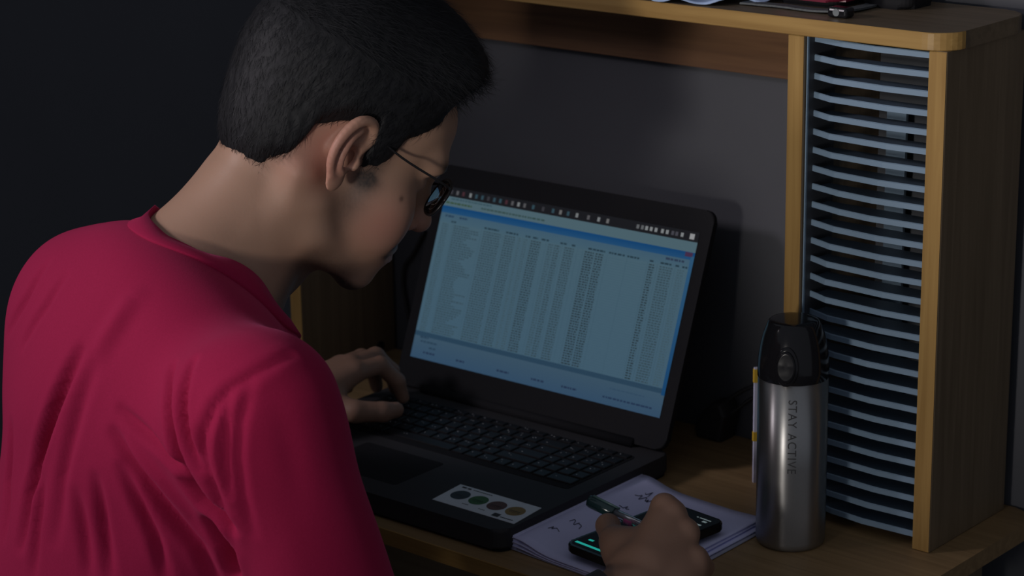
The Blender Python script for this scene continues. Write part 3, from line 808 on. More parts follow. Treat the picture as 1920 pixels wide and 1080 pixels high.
# ear, in its own plane: b backwards-outwards, w upwards, n outwards
EB = A(math.sin(math.radians(27)), -math.cos(math.radians(27)), 0); EN = A(math.cos(math.radians(27)), math.sin(math.radians(27)), 0)
EO = A(0.0715, 0.002, 0.004)
def ear_sdf(s):
    q = np.stack([(s - EO.astype(np.float32)) @ EB.astype(np.float32), s[:, 2] - np.float32(EO[2]), (s - EO.astype(np.float32)) @ EN.astype(np.float32)], 1)
    hel = [(0.001, 0.010, 0.003), (-0.004, 0.022, 0.0055), (0.002, 0.0335, 0.0075), (0.0125, 0.0375, 0.009), (0.024, 0.0325, 0.0095), (0.0315, 0.020, 0.0095), (0.0335, 0.005, 0.009), (0.029, -0.009, 0.008), (0.0205, -0.020, 0.007)]
    hel = catmull(hel, 3)
    d = chain(q, hel, [0.0032 + 0.0012 * math.sin(math.pi * i / (len(hel) - 1)) for i in range(len(hel))], 0.001)
    plate = ell(q, (0.0145, 0.009, 0.0035), (0.0195, 0.030, 0.0036))
    d = smin(d, plate, 0.004)
    d = smin(d, ell(q, (0.0115, -0.0235, 0.0055), (0.0085, 0.0105, 0.0042)), 0.006)
    ant = catmull([(0.014, 0.026, 0.006), (0.0215, 0.016, 0.0085), (0.0225, 0.002, 0.0095), (0.0175, -0.010, 0.009), (0.011, -0.0135, 0.008)], 3)
    d = smin(d, chain(q, ant, [0.0034] * len(ant), 0.001), 0.003)
    d = smin(d, ell(q, (0.000, -0.003, 0.006), (0.0045, 0.0065, 0.0045)), 0.003)   # tragus
    d = smax(d, -ell(q, (0.0105, 0.001, 0.0070), (0.0090, 0.0120, 0.0100)), 0.003) # concha bowl
    d = smin(d, cone(q, (0.012, 0.002, -0.016), (0.012, 0.014, -0.006), 0.011, 0.010), 0.006)
    return smax(d, -ell(q, (0.0095, 0.000, 0.003), (0.0070, 0.0095, 0.0110)), 0.002)
def head_ear(p):
    d = head_sdf(p); q = to_head(p)
    m_ = np.abs(q[:, 0]) > 0.05
    if m_.any():
        s = q[m_].copy(); s[:, 0] = np.abs(s[:, 0])
        d[m_] = smin(d[m_], ear_sdf(s), 0.0025)
    return d

def finger(p, P, R): return chain(p, P, R, 0.004)
def rhand(p):
    iM, mM, rM, pM = A(-0.1430, -0.2330, 0.0870), A(-0.1310, -0.2350, 0.0830), A(-0.1130, -0.2385, 0.0715), A(-0.0955, -0.2470, 0.0530)
    d = chain(p, [ELR, ELR + (WRR - ELR) * .35, ELR + (WRR - ELR) * .8, WRR], [0.040, 0.043, 0.030, 0.0275], 0.02)
    W2 = WRR + A(-0.004, 0.010, 0.008)
    for M_, r in ((iM, .0125), (mM, .0125), (rM, .012), (pM, .011)):
        b_ = W2 + (M_ - W2) * 0.25
        d = smin(d, cone(p, b_, M_ - A(0, 0, .004), 0.019, r), 0.014)
    # curled fingers reaching for the phone
    d = smin(d, finger(p, [iM, iM + A(-0.018, 0.024, -0.022), iM + A(-0.030, 0.034, -0.044), iM + A(-0.036, 0.030, -0.055)], [.0115, .0098, .0085, .0072]), 0.005)
    d = smin(d, finger(p, [mM, mM + A(-0.022, 0.026, -0.022), mM + A(-0.036, 0.028, -0.044), mM + A(-0.042, 0.020, -0.050)], [.0115, .0100, .0088, .0074]), 0.004)
    d = smin(d, finger(p, [rM, rM + A(-0.018, 0.022, -0.024), rM + A(-0.032, 0.020, -0.040), rM + A(-0.040, 0.010, -0.044)], [.0110, .0096, .0085, .0072]), 0.004)
    d = smin(d, finger(p, [pM, pM + A(-0.006, 0.020, -0.018), pM + A(-0.016, 0.020, -0.030), pM + A(-0.024, 0.010, -0.033)], [.0102, .0088, .0078, .0066]), 0.004)
    # thumb
    th = finger(p, [A(-0.145, -0.288, 0.042), A(-0.182, -0.258, 0.050), A(-0.2085, -0.2330, 0.0505), A(-0.2180, -0.2200, 0.0475)], [.0165, .0125, .0112, .0088])
    d = smin(d, th, 0.016)
    d = smin(d, ell(p, (-0.162, -0.262, 0.050), (0.020, 0.018, 0.018)), 0.016)
    d = smin(d, ell(p, (-0.098, -0.262, 0.034), (0.015, 0.026, 0.017)), 0.014)        # heel of the little-finger side
    return d
def lhand(p):
    M = [A(-0.652, -0.118, 0.082), A(-0.668, -0.108, 0.084), A(-0.686, -0.106, 0.080), A(-0.702, -0.112, 0.072)]
    d = chain(p, [ELL_, ELL_ + (WRL - ELL_) * .35, ELL_ + (WRL - ELL_) * .8, WRL], [0.040, 0.043, 0.030, 0.0275], 0.02)
    for M_, r in zip(M, (.012, .012, .0115, .0105)):
        d = smin(d, cone(p, WRL + (M_ - WRL) * .25, M_, .018, r), 0.014)
    tips = [[(0.004, 0.036, 0.000), (0.012, 0.054, -0.022), (0.014, 0.060, -0.042)], [(-0.002, 0.042, 0.0), (0.002, 0.062, -0.022), (0.002, 0.068, -0.044)],
            [(-0.006, 0.040, -0.002), (-0.006, 0.058, -0.022), (-0.006, 0.062, -0.042)], [(-0.010, 0.030, -0.006), (-0.014, 0.044, -0.022), (-0.016, 0.048, -0.036)]]
    for M_, t3, r0 in zip(M, tips, (.0108, .011, .0105, .0095)):
        d = smin(d, finger(p, [M_] + [M_ + A(*t) for t in t3], [r0, r0 * .9, r0 * .82, r0 * .7]), 0.004)
    d = smin(d, finger(p, [A(-0.650, -0.158, 0.056), A(-0.622, -0.150, 0.052), A(-0.607, -0.122, 0.047), A(-0.6035, -0.105, 0.0455)], [.0155, .0122, .0108, .0088]), 0.012)
    return d

def torso_core(p):
    M = np.stack([LAT, np.cross(EZ, LAT), EZ])
    d = ell(p, (SHR + SHL) / 2 + A(-0.04, 0.008, -0.13), (0.150, 0.080, 0.18), M)
    d = smin(d, ell(p, A(-0.52, -0.60, -0.18), (0.150, 0.090, 0.20), M), 0.05)
    for S_, E_ in ((SHR, ELR), (SHL, ELL_)):
        d = smin(d, cone(p, S_ - A(0, 0, 0.02), E_, 0.048, 0.040), 0.04)
        d = smin(d, cone(p, NKB - A(0, 0, .03), S_ - A(0, 0, .02), 0.048, 0.045), 0.05)
    return d

person = thing("person", "person in a crimson t shirt and glasses leaning over the laptop, holding a pen", "person", (-0.46, -0.62, -0.75))
V_, Q_, off = [], [], 0
def addpart(v, q):
    global off
    V_.append(v); Q_.append(q + off); off += len(v)
hc = HH + HU * -0.01
addpart(*sdf_mesh(head_ear, A(-0.60, -0.62, 0.16), A(-0.24, -0.20, 0.57), 0.0019))
addpart(*sdf_mesh(rhand, A(-0.33, -0.60, -0.09), A(-0.05, -0.15, 0.12), 0.0021))
addpart(*sdf_mesh(lhand, A(-0.84, -0.46, -0.03), A(-0.57, -0.02, 0.11), 0.0026))
addpart(*sdf_mesh(torso_core, A(-0.88, -0.82, -0.42), A(-0.10, -0.33, 0.36), 0.011))
bv = np.concatenate(V_); bq = np.concatenate(Q_)
body = mesh_obj("body", bv, bq, None, person, smooth=True)
# skin colour by region: stubble, lips, mole, redness (the colour of the skin itself); hands darkened in place of shade
qh = (bv - HH) @ np.stack([HR, HF, HU]).T
ar = np.abs(qh[:, 0]); f_, u_ = qh[:, 1], qh[:, 2]
skin = np.tile(np.array([0.435, 0.262, 0.180]), (len(bv), 1))
def sm(x, a, b): t = np.clip((x - a) / (b - a), 0, 1); return t * t * (3 - 2 * t)
inhead = (np.abs(qh) < 0.2).all(1)
red = np.exp(-(((f_ - 0.06) / .03) ** 2 + ((u_ + .035) / .03) ** 2)) + 1.1 * np.exp(-(((f_ + 0.015) / .02) ** 2 + ((u_ - .004) / .035) ** 2)) * (ar > .06) + 0.8 * np.exp(-(((f_ - .108) / .014) ** 2 + ((u_ + .025) / .014) ** 2)) + .7 * np.exp(-(((f_ + .045) / .02) ** 2 + ((u_ + .01) / .03) ** 2)) * (ar > .045)
red = np.where(inhead, np.clip(red, 0, 1), 0)[:, None]
skin = skin * (1 - red) + red * np.array([0.47, 0.235, 0.175])
nz = rng.random(len(bv))
beard = np.zeros(len(bv))
beard += 0.62 * sm(u_, -0.068, -0.094) * sm(f_, 0.0, 0.02) * sm(f_, 0.085, 0.055)          # jaw stubble
beard += 0.92 * sm(u_, -0.095, -0.104) * sm(f_, 0.040, 0.060)                                 # chin beard
beard += 0.9 * np.exp(-(((u_ + 0.0505) / .0065) ** 2)) * sm(f_, 0.080, 0.087) * (ar < .047)  # moustache
beard += 0.85 * np.exp(-(((u_ + 0.0625) / .0035) ** 2 + ((f_ - .0885) / .006) ** 2)) * (ar > .018)
beard += 0.66 * np.exp(-(((f_ - 0.023) / .015) ** 2)) * sm(u_, 0.004, -0.006) * sm(u_, -.090, -.03)
beard += 0.80 * np.exp(-(((f_ - 0.0250) / .0120) ** 2)) * sm(u_, -0.024, 0.0) * (u_ < .05)
beard = np.where(inhead & (np.linalg.norm((bv - A(*hl(0, .0, -.03))), axis=1) < .2), np.clip(beard, 0, 1), 0) * (0.86 + 0.14 * nz)
beard = beard[:, None]
skin = skin * (1 - beard) + beard * np.array([0.035, 0.028, 0.026])
lip = np.exp(-(((u_ + 0.062) / .009) ** 2)) * sm(f_, 0.088, 0.094) * (ar < .024) * inhead
lip = np.clip(lip, 0, 1)[:, None]; skin = skin * (1 - .6 * lip) + .6 * lip * np.array([0.34, 0.14, 0.12])
brow = np.clip(np.exp(-(((u_ - 0.036) / .006) ** 2)) * (f_ > .06) * sm(ar, .008, .014) * sm(ar, .058, .05) * inhead, 0, 1)[:, None]
skin = skin * (1 - .9 * brow) + .9 * brow * np.array([.03, .025, .023])
mole = np.exp(-(np.linalg.norm(bv - A(*hl(0.0677, 0.0619, -0.0064)), axis=1) / .0024) ** 2)[:, None]
skin = skin * (1 - .85 * mole) + .85 * mole * np.array([.06, .03, .025])
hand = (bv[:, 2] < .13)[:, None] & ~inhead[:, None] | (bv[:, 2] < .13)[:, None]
skin = np.where(hand, np.array([0.27, 0.155, 0.108]), skin)  # shade on the hands is painted in as a darker skin tone
ca = body.data.color_attributes.new("Skin", 'FLOAT_COLOR', 'POINT')
ca.data.foreach_set("color", np.concatenate([skin, np.ones((len(bv), 1))], 1).astype(np.float32).ravel())
msk = attr_mat("skin", "Skin", rough=0.52, spec=0.35)
nt = msk.node_tree; b_ = nt.nodes["Principled BSDF"]
b_.inputs["Subsurface Weight"].default_value = 0.12; b_.inputs["Subsurface Radius"].default_value = (0.006, 0.0025, 0.0015); b_.inputs["Subsurface Scale"].default_value = 1.0
tcn = nt.nodes.new("ShaderNodeTexCoord"); nzn = nt.nodes.new("ShaderNodeTexNoise"); nzn.inputs["Scale"].default_value = 420; nzn.inputs["Detail"].default_value = 3
bpn = nt.nodes.new("ShaderNodeBump"); bpn.inputs["Strength"].default_value = 0.18; bpn.inputs["Distance"].default_value = 0.0005
nt.links.new(tcn.outputs["Object"], nzn.inputs["Vector"]); nt.links.new(nzn.outputs["Fac"], bpn.inputs["Height"]); nt.links.new(bpn.outputs["Normal"], b_.inputs["Normal"])
body.data.materials.append(msk)

# ------------------------------------------------------------------ t shirt
def shirt_sdf(p):
    M = np.stack([LAT, np.cross(EZ, LAT), EZ])
    mid = (SHR + SHL) / 2
    d = ell(p, mid + A(-0.048, 0.010, -0.10), (0.200, 0.112, 0.205), M)
    d = smin(d, ell(p, A(-0.530, -0.600, -0.16), (0.210, 0.125, 0.27), M), 0.08)
    d = smin(d, cone(p, NKB + A(-0.008, -0.016, -0.058), SHR + A(-.024, -.004, -0.012), 0.066, 0.058), 0.06)
    d = smin(d, cone(p, NKB + A(-0.016, -0.020, -0.030), SHL + A(.035, 0, 0.015), 0.072, 0.060), 0.05)
    d = smin(d, cone(p, NKB + A(0.006, 0.0, -0.060), A(-0.414, -0.468, 0.238), 0.052, 0.030), 0.03)
    d = smin(d, cone(p, SHR, SHR + (ELR - SHR) * 0.80, 0.058, 0.060), 0.05)
    d = smin(d, cone(p, SHL, SHL + (ELL_ - SHL) * 0.72, 0.064, 0.060), 0.035)
    for S_, E_, t in ((SHR, ELR, .80), (SHL, ELL_, .72)):
        n_ = (E_ - S_) / np.linalg.norm(E_ - S_); c_ = S_ + (E_ - S_) * (t + .06)
        near = np.linalg.norm(p - c_, axis=1) < 0.13
        d = np.where(near, smax(d, (p - c_) @ n_, 0.004), d)
    return d
sv, sq = sdf_mesh(shirt_sdf, A(-0.88, -0.84, -0.44), A(-0.10, -0.33, 0.40), 0.0034)
sn = mesh_normals(sv, sq)
FOLDS = [
    ([(-0.4646, -0.6344, 0.2737), (-0.4787, -0.6443, 0.2421), (-0.4927, -0.649, 0.2137), (-0.5124, -0.6504, 0.1753), (-0.5254, -0.6557, 0.1338), (-0.5214, -0.6697, 0.0939)], -0.0127, 0.009),
    ([(-0.4428, -0.6386, 0.2648), (-0.4566, -0.6516, 0.2174), (-0.4737, -0.6573, 0.1616), (-0.4741, -0.6674, 0.1103)], -0.0059, 0.0098),
    ([(-0.5735, -0.5802, 0.3188), (-0.5868, -0.5946, 0.2898), (-0.6199, -0.5937, 0.2507)], -0.0051, 0.0082),
    ([(-0.5284, -0.5963, 0.3203), (-0.5397, -0.6103, 0.2947), (-0.5696, -0.6172, 0.2536)], -0.0043, 0.0074),
    ([(-0.3454, -0.6349, 0.2834), (-0.3323, -0.651, 0.2674), (-0.3219, -0.6596, 0.2446), (-0.3161, -0.6572, 0.2143), (-0.3047, -0.6486, 0.1875), (-0.2883, -0.6403, 0.1689)], -0.0119, 0.007),
    ([(-0.3167, -0.6364, 0.2951), (-0.3103, -0.6533, 0.275), (-0.3053, -0.6601, 0.2574), (-0.2984, -0.6616, 0.2366), (-0.292, -0.657, 0.2139)], -0.0093, 0.0061),
    ([(-0.4009, -0.6468, 0.2378), (-0.3775, -0.6483, 0.2291), (-0.346, -0.6521, 0.2185), (-0.3149, -0.6536, 0.2015), (-0.2949, -0.6428, 0.1741)], -0.0085, 0.0074),
    ([(-0.4065, -0.6508, 0.2163), (-0.3891, -0.6513, 0.199), (-0.3745, -0.6494, 0.1828), (-0.3517, -0.6405, 0.1536), (-0.3322, -0.6285, 0.1259), (-0.326, -0.6186, 0.0986)], -0.0105, 0.0086),
    ([(-0.3969, -0.6526, 0.188), (-0.3831, -0.6507, 0.162), (-0.3684, -0.6454, 0.1303), (-0.3635, -0.6403, 0.0984)], -0.0085, 0.0082),
    ([(-0.4267, -0.6569, 0.1727), (-0.4219, -0.6582, 0.1354), (-0.412, -0.6613, 0.0924)], -0.0071, 0.0082),
    ([(-0.4512, -0.6588, 0.1528), (-0.4428, -0.6625, 0.1217), (-0.4325, -0.668, 0.0892)], -0.0061, 0.0082),
    ([(-0.5786, -0.6291, 0.1794), (-0.5779, -0.6391, 0.1314), (-0.5561, -0.6618, 0.0926)], -0.0068, 0.009),
    ([(-0.5028, -0.6553, 0.1541), (-0.5033, -0.6657, 0.1123), (-0.4952, -0.6789, 0.0761)], -0.0068, 0.0082),
    ([(-0.3208, -0.6501, 0.1934), (-0.3086, -0.6447, 0.1783), (-0.2944, -0.6406, 0.1689), (-0.2828, -0.6361, 0.1586)], -0.017, 0.0082),
    ([(-0.3094, -0.6339, 0.1536), (-0.3003, -0.6259, 0.1319), (-0.3021, -0.617, 0.1069)], -0.026, 0.0098),
    ([(-0.2656, -0.6449, 0.2776), (-0.2643, -0.6522, 0.2552), (-0.2678, -0.6524, 0.2227), (-0.2712, -0.6455, 0.1924)], -0.004, 0.0057),
    ([(-0.2554, -0.6307, 0.2871), (-0.2541, -0.6452, 0.2599), (-0.257, -0.6476, 0.2283), (-0.2599, -0.6414, 0.1938), (-0.26, -0.6318, 0.1584)], -0.003, 0.0066),
    ([(-0.2364, -0.6206, 0.2704), (-0.2284, -0.616, 0.2302), (-0.2266, -0.6113, 0.188)], -0.0018, 0.014),
    ([(-0.4285, -0.6022, 0.3201), (-0.4336, -0.6201, 0.2998), (-0.4436, -0.6341, 0.2753)], 0.0059, 0.0131),
    ([(-0.3889, -0.6503, 0.213), (-0.3553, -0.6465, 0.1865), (-0.3344, -0.6376, 0.1603)], 0.0034, 0.0066),
]
SEAM = [(-0.2512, -0.5897, 0.3006), (-0.2524, -0.6113, 0.2974), (-0.26, -0.6307, 0.2906), (-0.2685, -0.6436, 0.282), (-0.2741, -0.6519, 0.2709), (-0.2773, -0.6566, 0.2594), (-0.2821, -0.6595, 0.2465), (-0.2843, -0.6595, 0.2346), (-0.2846, -0.6574, 0.2212), (-0.284, -0.6542, 0.209), (-0.283, -0.6487, 0.1928), (-0.2829, -0.6419, 0.1745), (-0.2854, -0.6341, 0.1526), (-0.2868, -0.6291, 0.1379), (-0.2967, -0.6177, 0.1072)]
COL_IN = [(-0.4892, -0.5231, 0.3572), (-0.4597, -0.5246, 0.35), (-0.4366, -0.5088, 0.3368), (-0.4258, -0.4877, 0.3281), (-0.4172, -0.4775, 0.3126), (-0.4076, -0.4684, 0.2924), (-0.3975, -0.4706, 0.2859)]
COL_OUT = [(-0.4935, -0.5514, 0.3552), (-0.463, -0.5595, 0.3512), (-0.4365, -0.5484, 0.346), (-0.4178, -0.526, 0.3346), (-0.4162, -0.502, 0.3232), (-0.391, -0.5071, 0.3118), (-0.3518, -0.5331, 0.3035)]
disp = np.zeros(len(sv))
for (P, a_, w_) in FOLDS:
    d_, t_ = polydist(sv, P)
    x2 = (d_ / w_) ** 2
    disp += a_ * (1 - 0.75 * x2) * np.exp(-x2) * np.sin(np.pi * np.clip(t_ * .92 + .04, 0, 1)) ** 0.55
d_, t_ = polydist(sv, SEAM)
disp += np.sin(np.pi * np.clip(t_ * .9 + .08, 0, 1)) ** .7 * (-0.0032 * np.exp(-(d_ / .0038) ** 2) + 0.0016 * np.exp(-((d_ - .010) / .006) ** 2))
# soft irregular drape of the cloth
disp += 0.0014 * np.sin(sv[:, 0] * 38 + 2 * np.sin(sv[:, 2] * 17)) * np.sin(sv[:, 2] * 21 + sv[:, 1] * 30)
sv = sv + sn * disp[:, None]

shirt = mesh_obj("t_shirt", sv, sq, None, person, smooth=True)
msh, nt, b_ = new_mat("crimson_cotton")
tcn = nt.nodes.new("ShaderNodeTexCoord"); nzn = nt.nodes.new("ShaderNodeTexNoise"); nzn.inputs["Scale"].default_value = 700; nzn.inputs["Detail"].default_value = 2
mxn = nt.nodes.new("ShaderNodeMix"); mxn.data_type = 'RGBA'
mxn.inputs[6].default_value = (0.33, 0.010, 0.055, 1); mxn.inputs[7].default_value = (0.42, 0.014, 0.075, 1)
bpn = nt.nodes.new("ShaderNodeBump"); bpn.inputs["Strength"].default_value = 0.2; bpn.inputs["Distance"].default_value = 0.0005
nt.links.new(tcn.outputs["Object"], nzn.inputs["Vector"]); nt.links.new(nzn.outputs["Fac"], mxn.inputs[0]); nt.links.new(mxn.outputs[2], b_.inputs["Base Color"])
nt.links.new(nzn.outputs["Fac"], bpn.inputs["Height"]); nt.links.new(bpn.outputs["Normal"], b_.inputs["Normal"])
b_.inputs["Roughness"].default_value = 0.85; b_.inputs["Specular IOR Level"].default_value = 0.15
b_.inputs["Sheen Weight"].default_value = 0.15; b_.inputs["Sheen Tint"].default_value = (0.9, 0.25, 0.5, 1)
shirt.data.materials.append(msh)
def shirt_snap(p, it=4):
    p = np.asarray(p, float).copy()
    for _ in range(it):
        d0 = shirt_sdf(p.astype(np.float32))
        g = np.stack([(shirt_sdf((p + e * .002).astype(np.float32)) - shirt_sdf((p - e * .002).astype(np.float32))) / .004 for e in np.eye(3)], 1)
        g /= np.maximum(np.linalg.norm(g, axis=1, keepdims=True), 1e-6)
        p = p - g * d0[:, None]
    return p, g
cin = [(-0.512, -0.494, 0.3585), (-0.500, -0.514, 0.3555), (-0.475, -0.526, 0.3535), (-0.452, -0.526, 0.350), (-0.433, -0.512, 0.340), (-0.425, -0.489, 0.328), (-0.415, -0.474, 0.313), (-0.414, -0.456, 0.284), (-0.428, -0.425, 0.250), (-0.452, -0.405, 0.235), (-0.495, -0.405, 0.252), (-0.530, -0.430, 0.295), (-0.532, -0.468, 0.345)]
cin = [A(*p) for p in cin]
loop = catmull(cin + [cin[0]], 8)[:-1]
loop = np.array(loop)
for _ in range(5):
    d0 = head_sdf(loop.astype(np.float32)) - 0.0035
    g0 = np.stack([(head_sdf((loop + e * .002).astype(np.float32)) - head_sdf((loop - e * .002).astype(np.float32))) / .004 for e in np.eye(3)], 1)
    loop = loop - g0 / np.linalg.norm(g0, axis=1, keepdims=True) * d0[:, None]
cc = A(-0.478, -0.462, 0.315)
axis_ = A(-0.29, -0.46, -0.84) * -1
outw = loop - cc; outw -= (outw @ axis_)[:, None] * axis_ / (axis_ @ axis_); outw /= np.linalg.norm(outw, axis=1, keepdims=True)
rows_ = []
wsel = np.exp(-(np.linalg.norm(loop - A(-0.410, -0.465, 0.300), axis=1) / 0.035) ** 2)[:, None]
o1, g1 = shirt_snap(loop + outw * (0.025 + 0.009 * wsel) - axis_ * 0.012 * wsel)
mid_, gm = shirt_snap(loop + outw * 0.012)
mid_ = (mid_ + (loop + o1) / 2) / 2
rows_ = [loop - outw * .004 - axis_ * .006, loop + axis_ * .0002, loop + outw * .002 + axis_ * .0014, mid_ + gm * .0026, o1 + g1 * .0020, o1 + g1 * .0004 + outw * .0006, o1 - g1 * .004]
nl = len(loop); vs = np.concatenate(rows_); fs = []
for j in range(len(rows_) - 1):
    for k in range(nl): fs.append((j * nl + k, j * nl + (k + 1) % nl, (j + 1) * nl + (k + 1) % nl, (j + 1) * nl + k))
mesh_obj("collar", vs, fs, msh, shirt, smooth=True)

# ------------------------------------------------------------------ hair
HL_F = np.array([-0.14, -0.0937, -0.0777, -0.0664, -0.0503, -0.0461, -0.0431, -0.0317, -0.0245, -0.006, 0.0035, 0.012, 0.017, 0.029, 0.0344, 0.037, 0.0473, 0.0609, 0.0700, 0.12])
HL_U = np.array([-0.052, -0.052, -0.046, -0.036, -0.0225, -0.0096, 0.0137, 0.0226, 0.0292, 0.036, 0.034, 0.006, -0.011, -0.008, 0.0254, 0.040, 0.0516, 0.0672, 0.076, 0.080])
def hair_sdf(p):
    s = to_head(p); s[:, 0] = np.abs(s[:, 0])
    d = ell(s, (0, -0.014, 0.062), (0.0860, 0.1085, 0.1030))
    d = smin(d, ell(s, (0, -0.051, 0.000), (0.068, 0.0545, 0.064)), 0.03)
    d = smin(d, ell(s, (0, 0.034, 0.112), (0.066, 0.056, 0.046)), 0.03)            # fringe mass
    d = smin(d, ell(s, (0.034, 0.055, 0.117), (0.028, 0.030, 0.026)), 0.02)
    skin_d = head_sdf(p)
    side = sm(s[:, 0], 0.045, 0.062)
    hlu = np.interp(s[:, 1], HL_F, HL_U)
    nape_u = -0.058 + 0.012 * (s[:, 0] / 0.05) ** 2
    front_u = 0.088
    lim = np.where(s[:, 1] < -0.06, side * hlu + (1 - side) * nape_u, np.where(s[:, 1] > 0.03, side * hlu + (1 - side) * front_u, hlu))
    d = np.minimum(d, 0.02)
    thick = skin_d - (0.0015 + 0.042 * sm(s[:, 2] - lim, 0.0, 0.055))               # grows thicker away from the hairline
    d = smax(d, thick, 0.004)
    d = smax(d, (lim - s[:, 2]) * 0.8, 0.003)
    n3 = 0.0006 * np.sin(s[:, 1] * 410 + 5 * np.sin(s[:, 2] * 60) + s[:, 0] * 300) * np.sin(s[:, 2] * 130 + s[:, 0] * 90 + 4 * np.sin(s[:, 1] * 70))
    return d + n3
hv, hq = sdf_mesh(hair_sdf, A(-0.60, -0.56, 0.30), A(-0.16, -0.16, 0.66), 0.0026)
hn = mesh_normals(hv, hq)
hair = mesh_obj("hair", hv, hq, None, person, smooth=True)
mhr = plain("black_hair", (0.013, 0.0135, 0.0155), 0.6, spec=0.25, var=0.3, scale=300, bump=0.3)
hair.data.materials.append(mhr)
# loose strands over the cap and at the nape
hh = (hv - HH) @ np.stack([HR, HF, HU]).T
pick = rng.choice(len(hv), 26000, replace=True)
root = hv[pick] - hn[pick] * 0.001; nn = hn[pick]; rt = hh[pick]
flow = np.stack([0.15 * np.sign(rt[:, 0]), np.where(rt[:, 2] > .09, 0.9, -0.25 - 2.0 * np.clip(rt[:, 1], -.1, .05)), np.where(rt[:, 2] > .09, -.2, -1.0)], 1)
flow = flow @ np.stack([HR, HF, HU])
flow += rng.normal(0, .25, flow.shape)
flow -= (flow * nn).sum(1, keepdims=True) * nn; flow /= np.linalg.norm(flow, axis=1, keepdims=True)
ln = rng.uniform(.008, .022, len(pick))[:, None] * np.where(rt[:, 2:3] > .09, 1.3, .75); wd = rng.uniform(.00012, .00028, len(pick))[:, None]
lift = rng.uniform(.1, .45, len(pick))[:, None]
sd = np.cross(flow, nn)
p0 = root; p1 = root + flow * ln * .5 + nn * ln * lift * .5; p2 = root + flow * ln + nn * ln * lift * .55
sv_ = np.stack([p0 - sd * wd, p0 + sd * wd, p1 + sd * wd * .8, p1 - sd * wd * .8, p2], 1).reshape(-1, 3)
k5 = np.arange(len(pick))[:, None] * 5
f4 = np.concatenate([np.concatenate([k5, k5 + 1, k5 + 2], 1), np.concatenate([k5, k5 + 2, k5 + 3], 1), np.concatenate([k5 + 3, k5 + 2, k5 + 4], 1)])
st_ = mesh_obj("hair_strands", sv_, f4, mhr, hair, smooth=False); st_["kind"] = "stuff"

# ------------------------------------------------------------------ glasses
gl = bpy.data.objects.new("eyeglasses", None); COL.objects.link(gl); gl.parent = person; gl.empty_display_size = .02
gl.location = hl(0, .1, .01) - wpos(person)
M_frame = plain("thin_black_metal", (0.02, 0.02, 0.022), 0.35, metal=0.3, var=0.05)
mg, nt, b_ = new_mat("spectacle_lens")
b_.inputs["Base Color"].default_value = (0.9, 0.95, 1, 1); b_.inputs["Roughness"].default_value = 0.02; b_.inputs["Transmission Weight"].default_value = 1.0; b_.inputs["IOR"].default_value = 1.5
for s in (1, -1):
    cx, cf, cu = 0.034 * s, 0.1035, 0.0085
    ring_ = []
    for k in range(49):
        t = 2 * math.pi * k / 48
        e = 0.80
        a_ = 0.0238 * np.sign(math.cos(t)) * abs(math.cos(t)) ** e; c_ = 0.0182 * np.sign(math.sin(t)) * abs(math.sin(t)) ** e
        ring_.append(hl(cx + a_, cf - 0.10 * abs(cx + a_) * .9 + 0.10 * .034 - 0.10 * c_ * -1.0, cu + c_))
    tube("rim", ring_, 0.0014, M_frame, gl, 8)
    cen = np.mean(ring_[:-1], 0); nrm = HF
    lv = [cen - nrm * 0.0006] + [p - nrm * .0006 for p in ring_[:-1]] + [cen + nrm * 0.0006] + [p + nrm * .0006 for p in ring_[:-1]]
    lf = [(0, 1 + k, 1 + (k + 1) % 48) for k in range(48)] + [(49, 50 + (k + 1) % 48, 50 + k) for k in range(48)] + [(1 + k, 50 + k, 50 + (k + 1) % 48, 1 + (k + 1) % 48) for k in range(48)]
    mesh_obj("lens", lv, lf, mg, gl, smooth=True)
    tmp = [hl(s * .0590, .0995, .0215), hl(s * .0655, .096, .0230), hl(s * .0700, .085, .0240), hl(s * .0745, .04, .0265), hl(s * .0765, .004, .0335)]
    tube("temple_arm", catmull(tmp, 5), 0.0011, M_frame, gl, 8)
tube("bridge", catmull([hl(-.0105, .1055, .0125), hl(-.004, .110, .0165), hl(.004, .110, .0165), hl(.0105, .1055, .0125)], 5), 0.0012, M_frame, gl, 8)

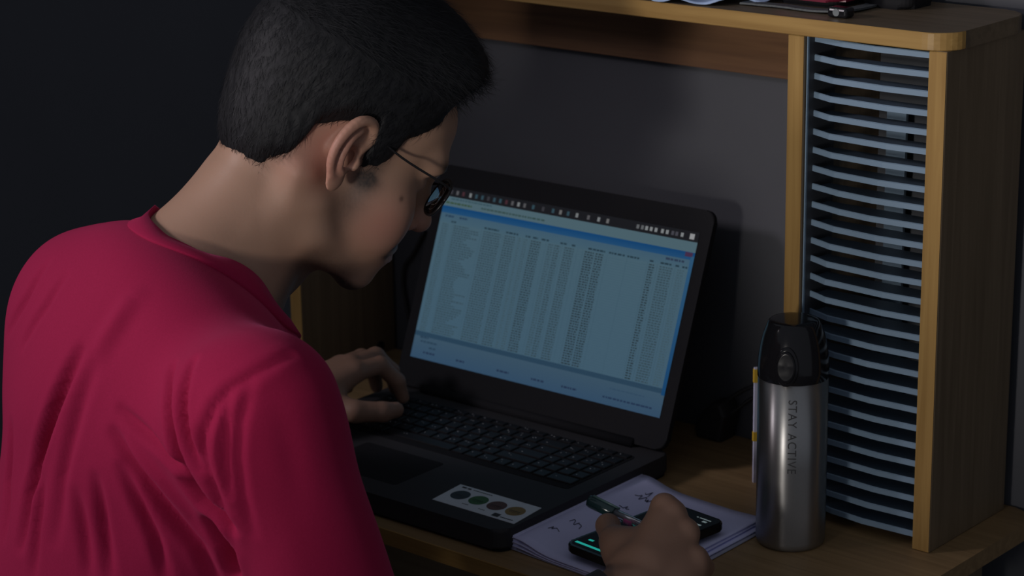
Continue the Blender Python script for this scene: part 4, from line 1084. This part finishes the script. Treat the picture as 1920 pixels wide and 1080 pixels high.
# ------------------------------------------------------------------ wrist band and trousers
wd_ = (WRR - ELR) / np.linalg.norm(WRR - ELR); a1 = np.cross(wd_, EZ); a1 /= np.linalg.norm(a1); a2 = np.cross(a1, wd_)
vs, fs = [], []
wc = WRR - wd_ * 0.036
for j, (r, x) in enumerate(((.0300, -.012), (.0330, -.011), (.0330, .011), (.0300, .012))):
    for k in range(32):
        t = 2 * math.pi * k / 32; vs.append(wc + wd_ * x + r * (math.cos(t) * a1 + math.sin(t) * a2))
for j in range(4):
    for k in range(32): fs.append((j * 32 + k, j * 32 + (k + 1) % 32, ((j + 1) % 4) * 32 + (k + 1) % 32, ((j + 1) % 4) * 32 + k))
mesh_obj("wrist_band", vs, fs, M_cable, person, smooth=False)
def legs_sdf(p):
    d = ell(p, A(-0.465, -0.60, -0.33), (0.175, 0.14, 0.11))
    for s in (-1, 1):
        hp = A(-0.465 + s * .09, -0.58, -0.34); kn = A(-0.465 + s * .12, -0.17, -0.29); an = A(-0.465 + s * .12, -0.20, -0.68)
        d = smin(d, chain(p, [hp, kn, an], [.085, .062, .048], .03), .05)
        d = smin(d, cone(p, an + A(0, -.02, -.035), an + A(0, .14, -.040), .036, .030), .02)
    return smax(d, -(p[:, 2] + 0.749), 0.003)
lv, lq = sdf_mesh(legs_sdf, A(-0.75, -0.82, -0.78), A(-0.20, 0.02, -0.18), 0.011)
mesh_obj("trousers", lv, lq, plain("dark_trousers", (0.03, 0.03, 0.035), 0.9, var=0.15), person, smooth=True)

# ------------------------------------------------------------------ pen
pen = thing("pen", "clear barrelled pen with dark teal cap held in the hand", "pen", (-0.20, -0.215, 0.05))
p0 = A(-0.2515, -0.2085, 0.0580); pd = A(-0.118, -0.196, 0.030) - p0; pl = np.linalg.norm(pd); pd /= pl
mcl, nt, b_ = new_mat("clear_plastic"); b_.inputs["Base Color"].default_value = (0.55, 0.55, 0.62, 1); b_.inputs["Roughness"].default_value = 0.15; b_.inputs["Transmission Weight"].default_value = 0.7
tube("barrel", [p0 + pd * 0.02, p0 + pd * 0.105], 0.0043, mcl, pen, 14)
tube("refill", [p0 + pd * 0.022, p0 + pd * 0.112], 0.0016, M_ink, pen, 8)
tube("cap", [p0, p0 + pd * .001, p0 + pd * 0.004, p0 + pd * 0.030, p0 + pd * .031], [0.004, 0.0058, 0.0064, 0.0064, 0.0056], plain("dark_teal_cap", (0.02, 0.05, 0.055), 0.15, var=.1), pen, 18)
tube("clip", [p0 + pd * 0.006 + EZ * .0072, p0 + pd * 0.036 + EZ * .0064], 0.0011, plain("teal_clip", (0.12, 0.20, 0.20), 0.2), pen, 8)
tube("pink_band", [p0 + pd * 0.043 - EZ * .0012, p0 + pd * 0.052 - EZ * .0012], 0.0049, plain("pink_plastic", (0.75, 0.13, 0.36), 0.4), pen, 14)
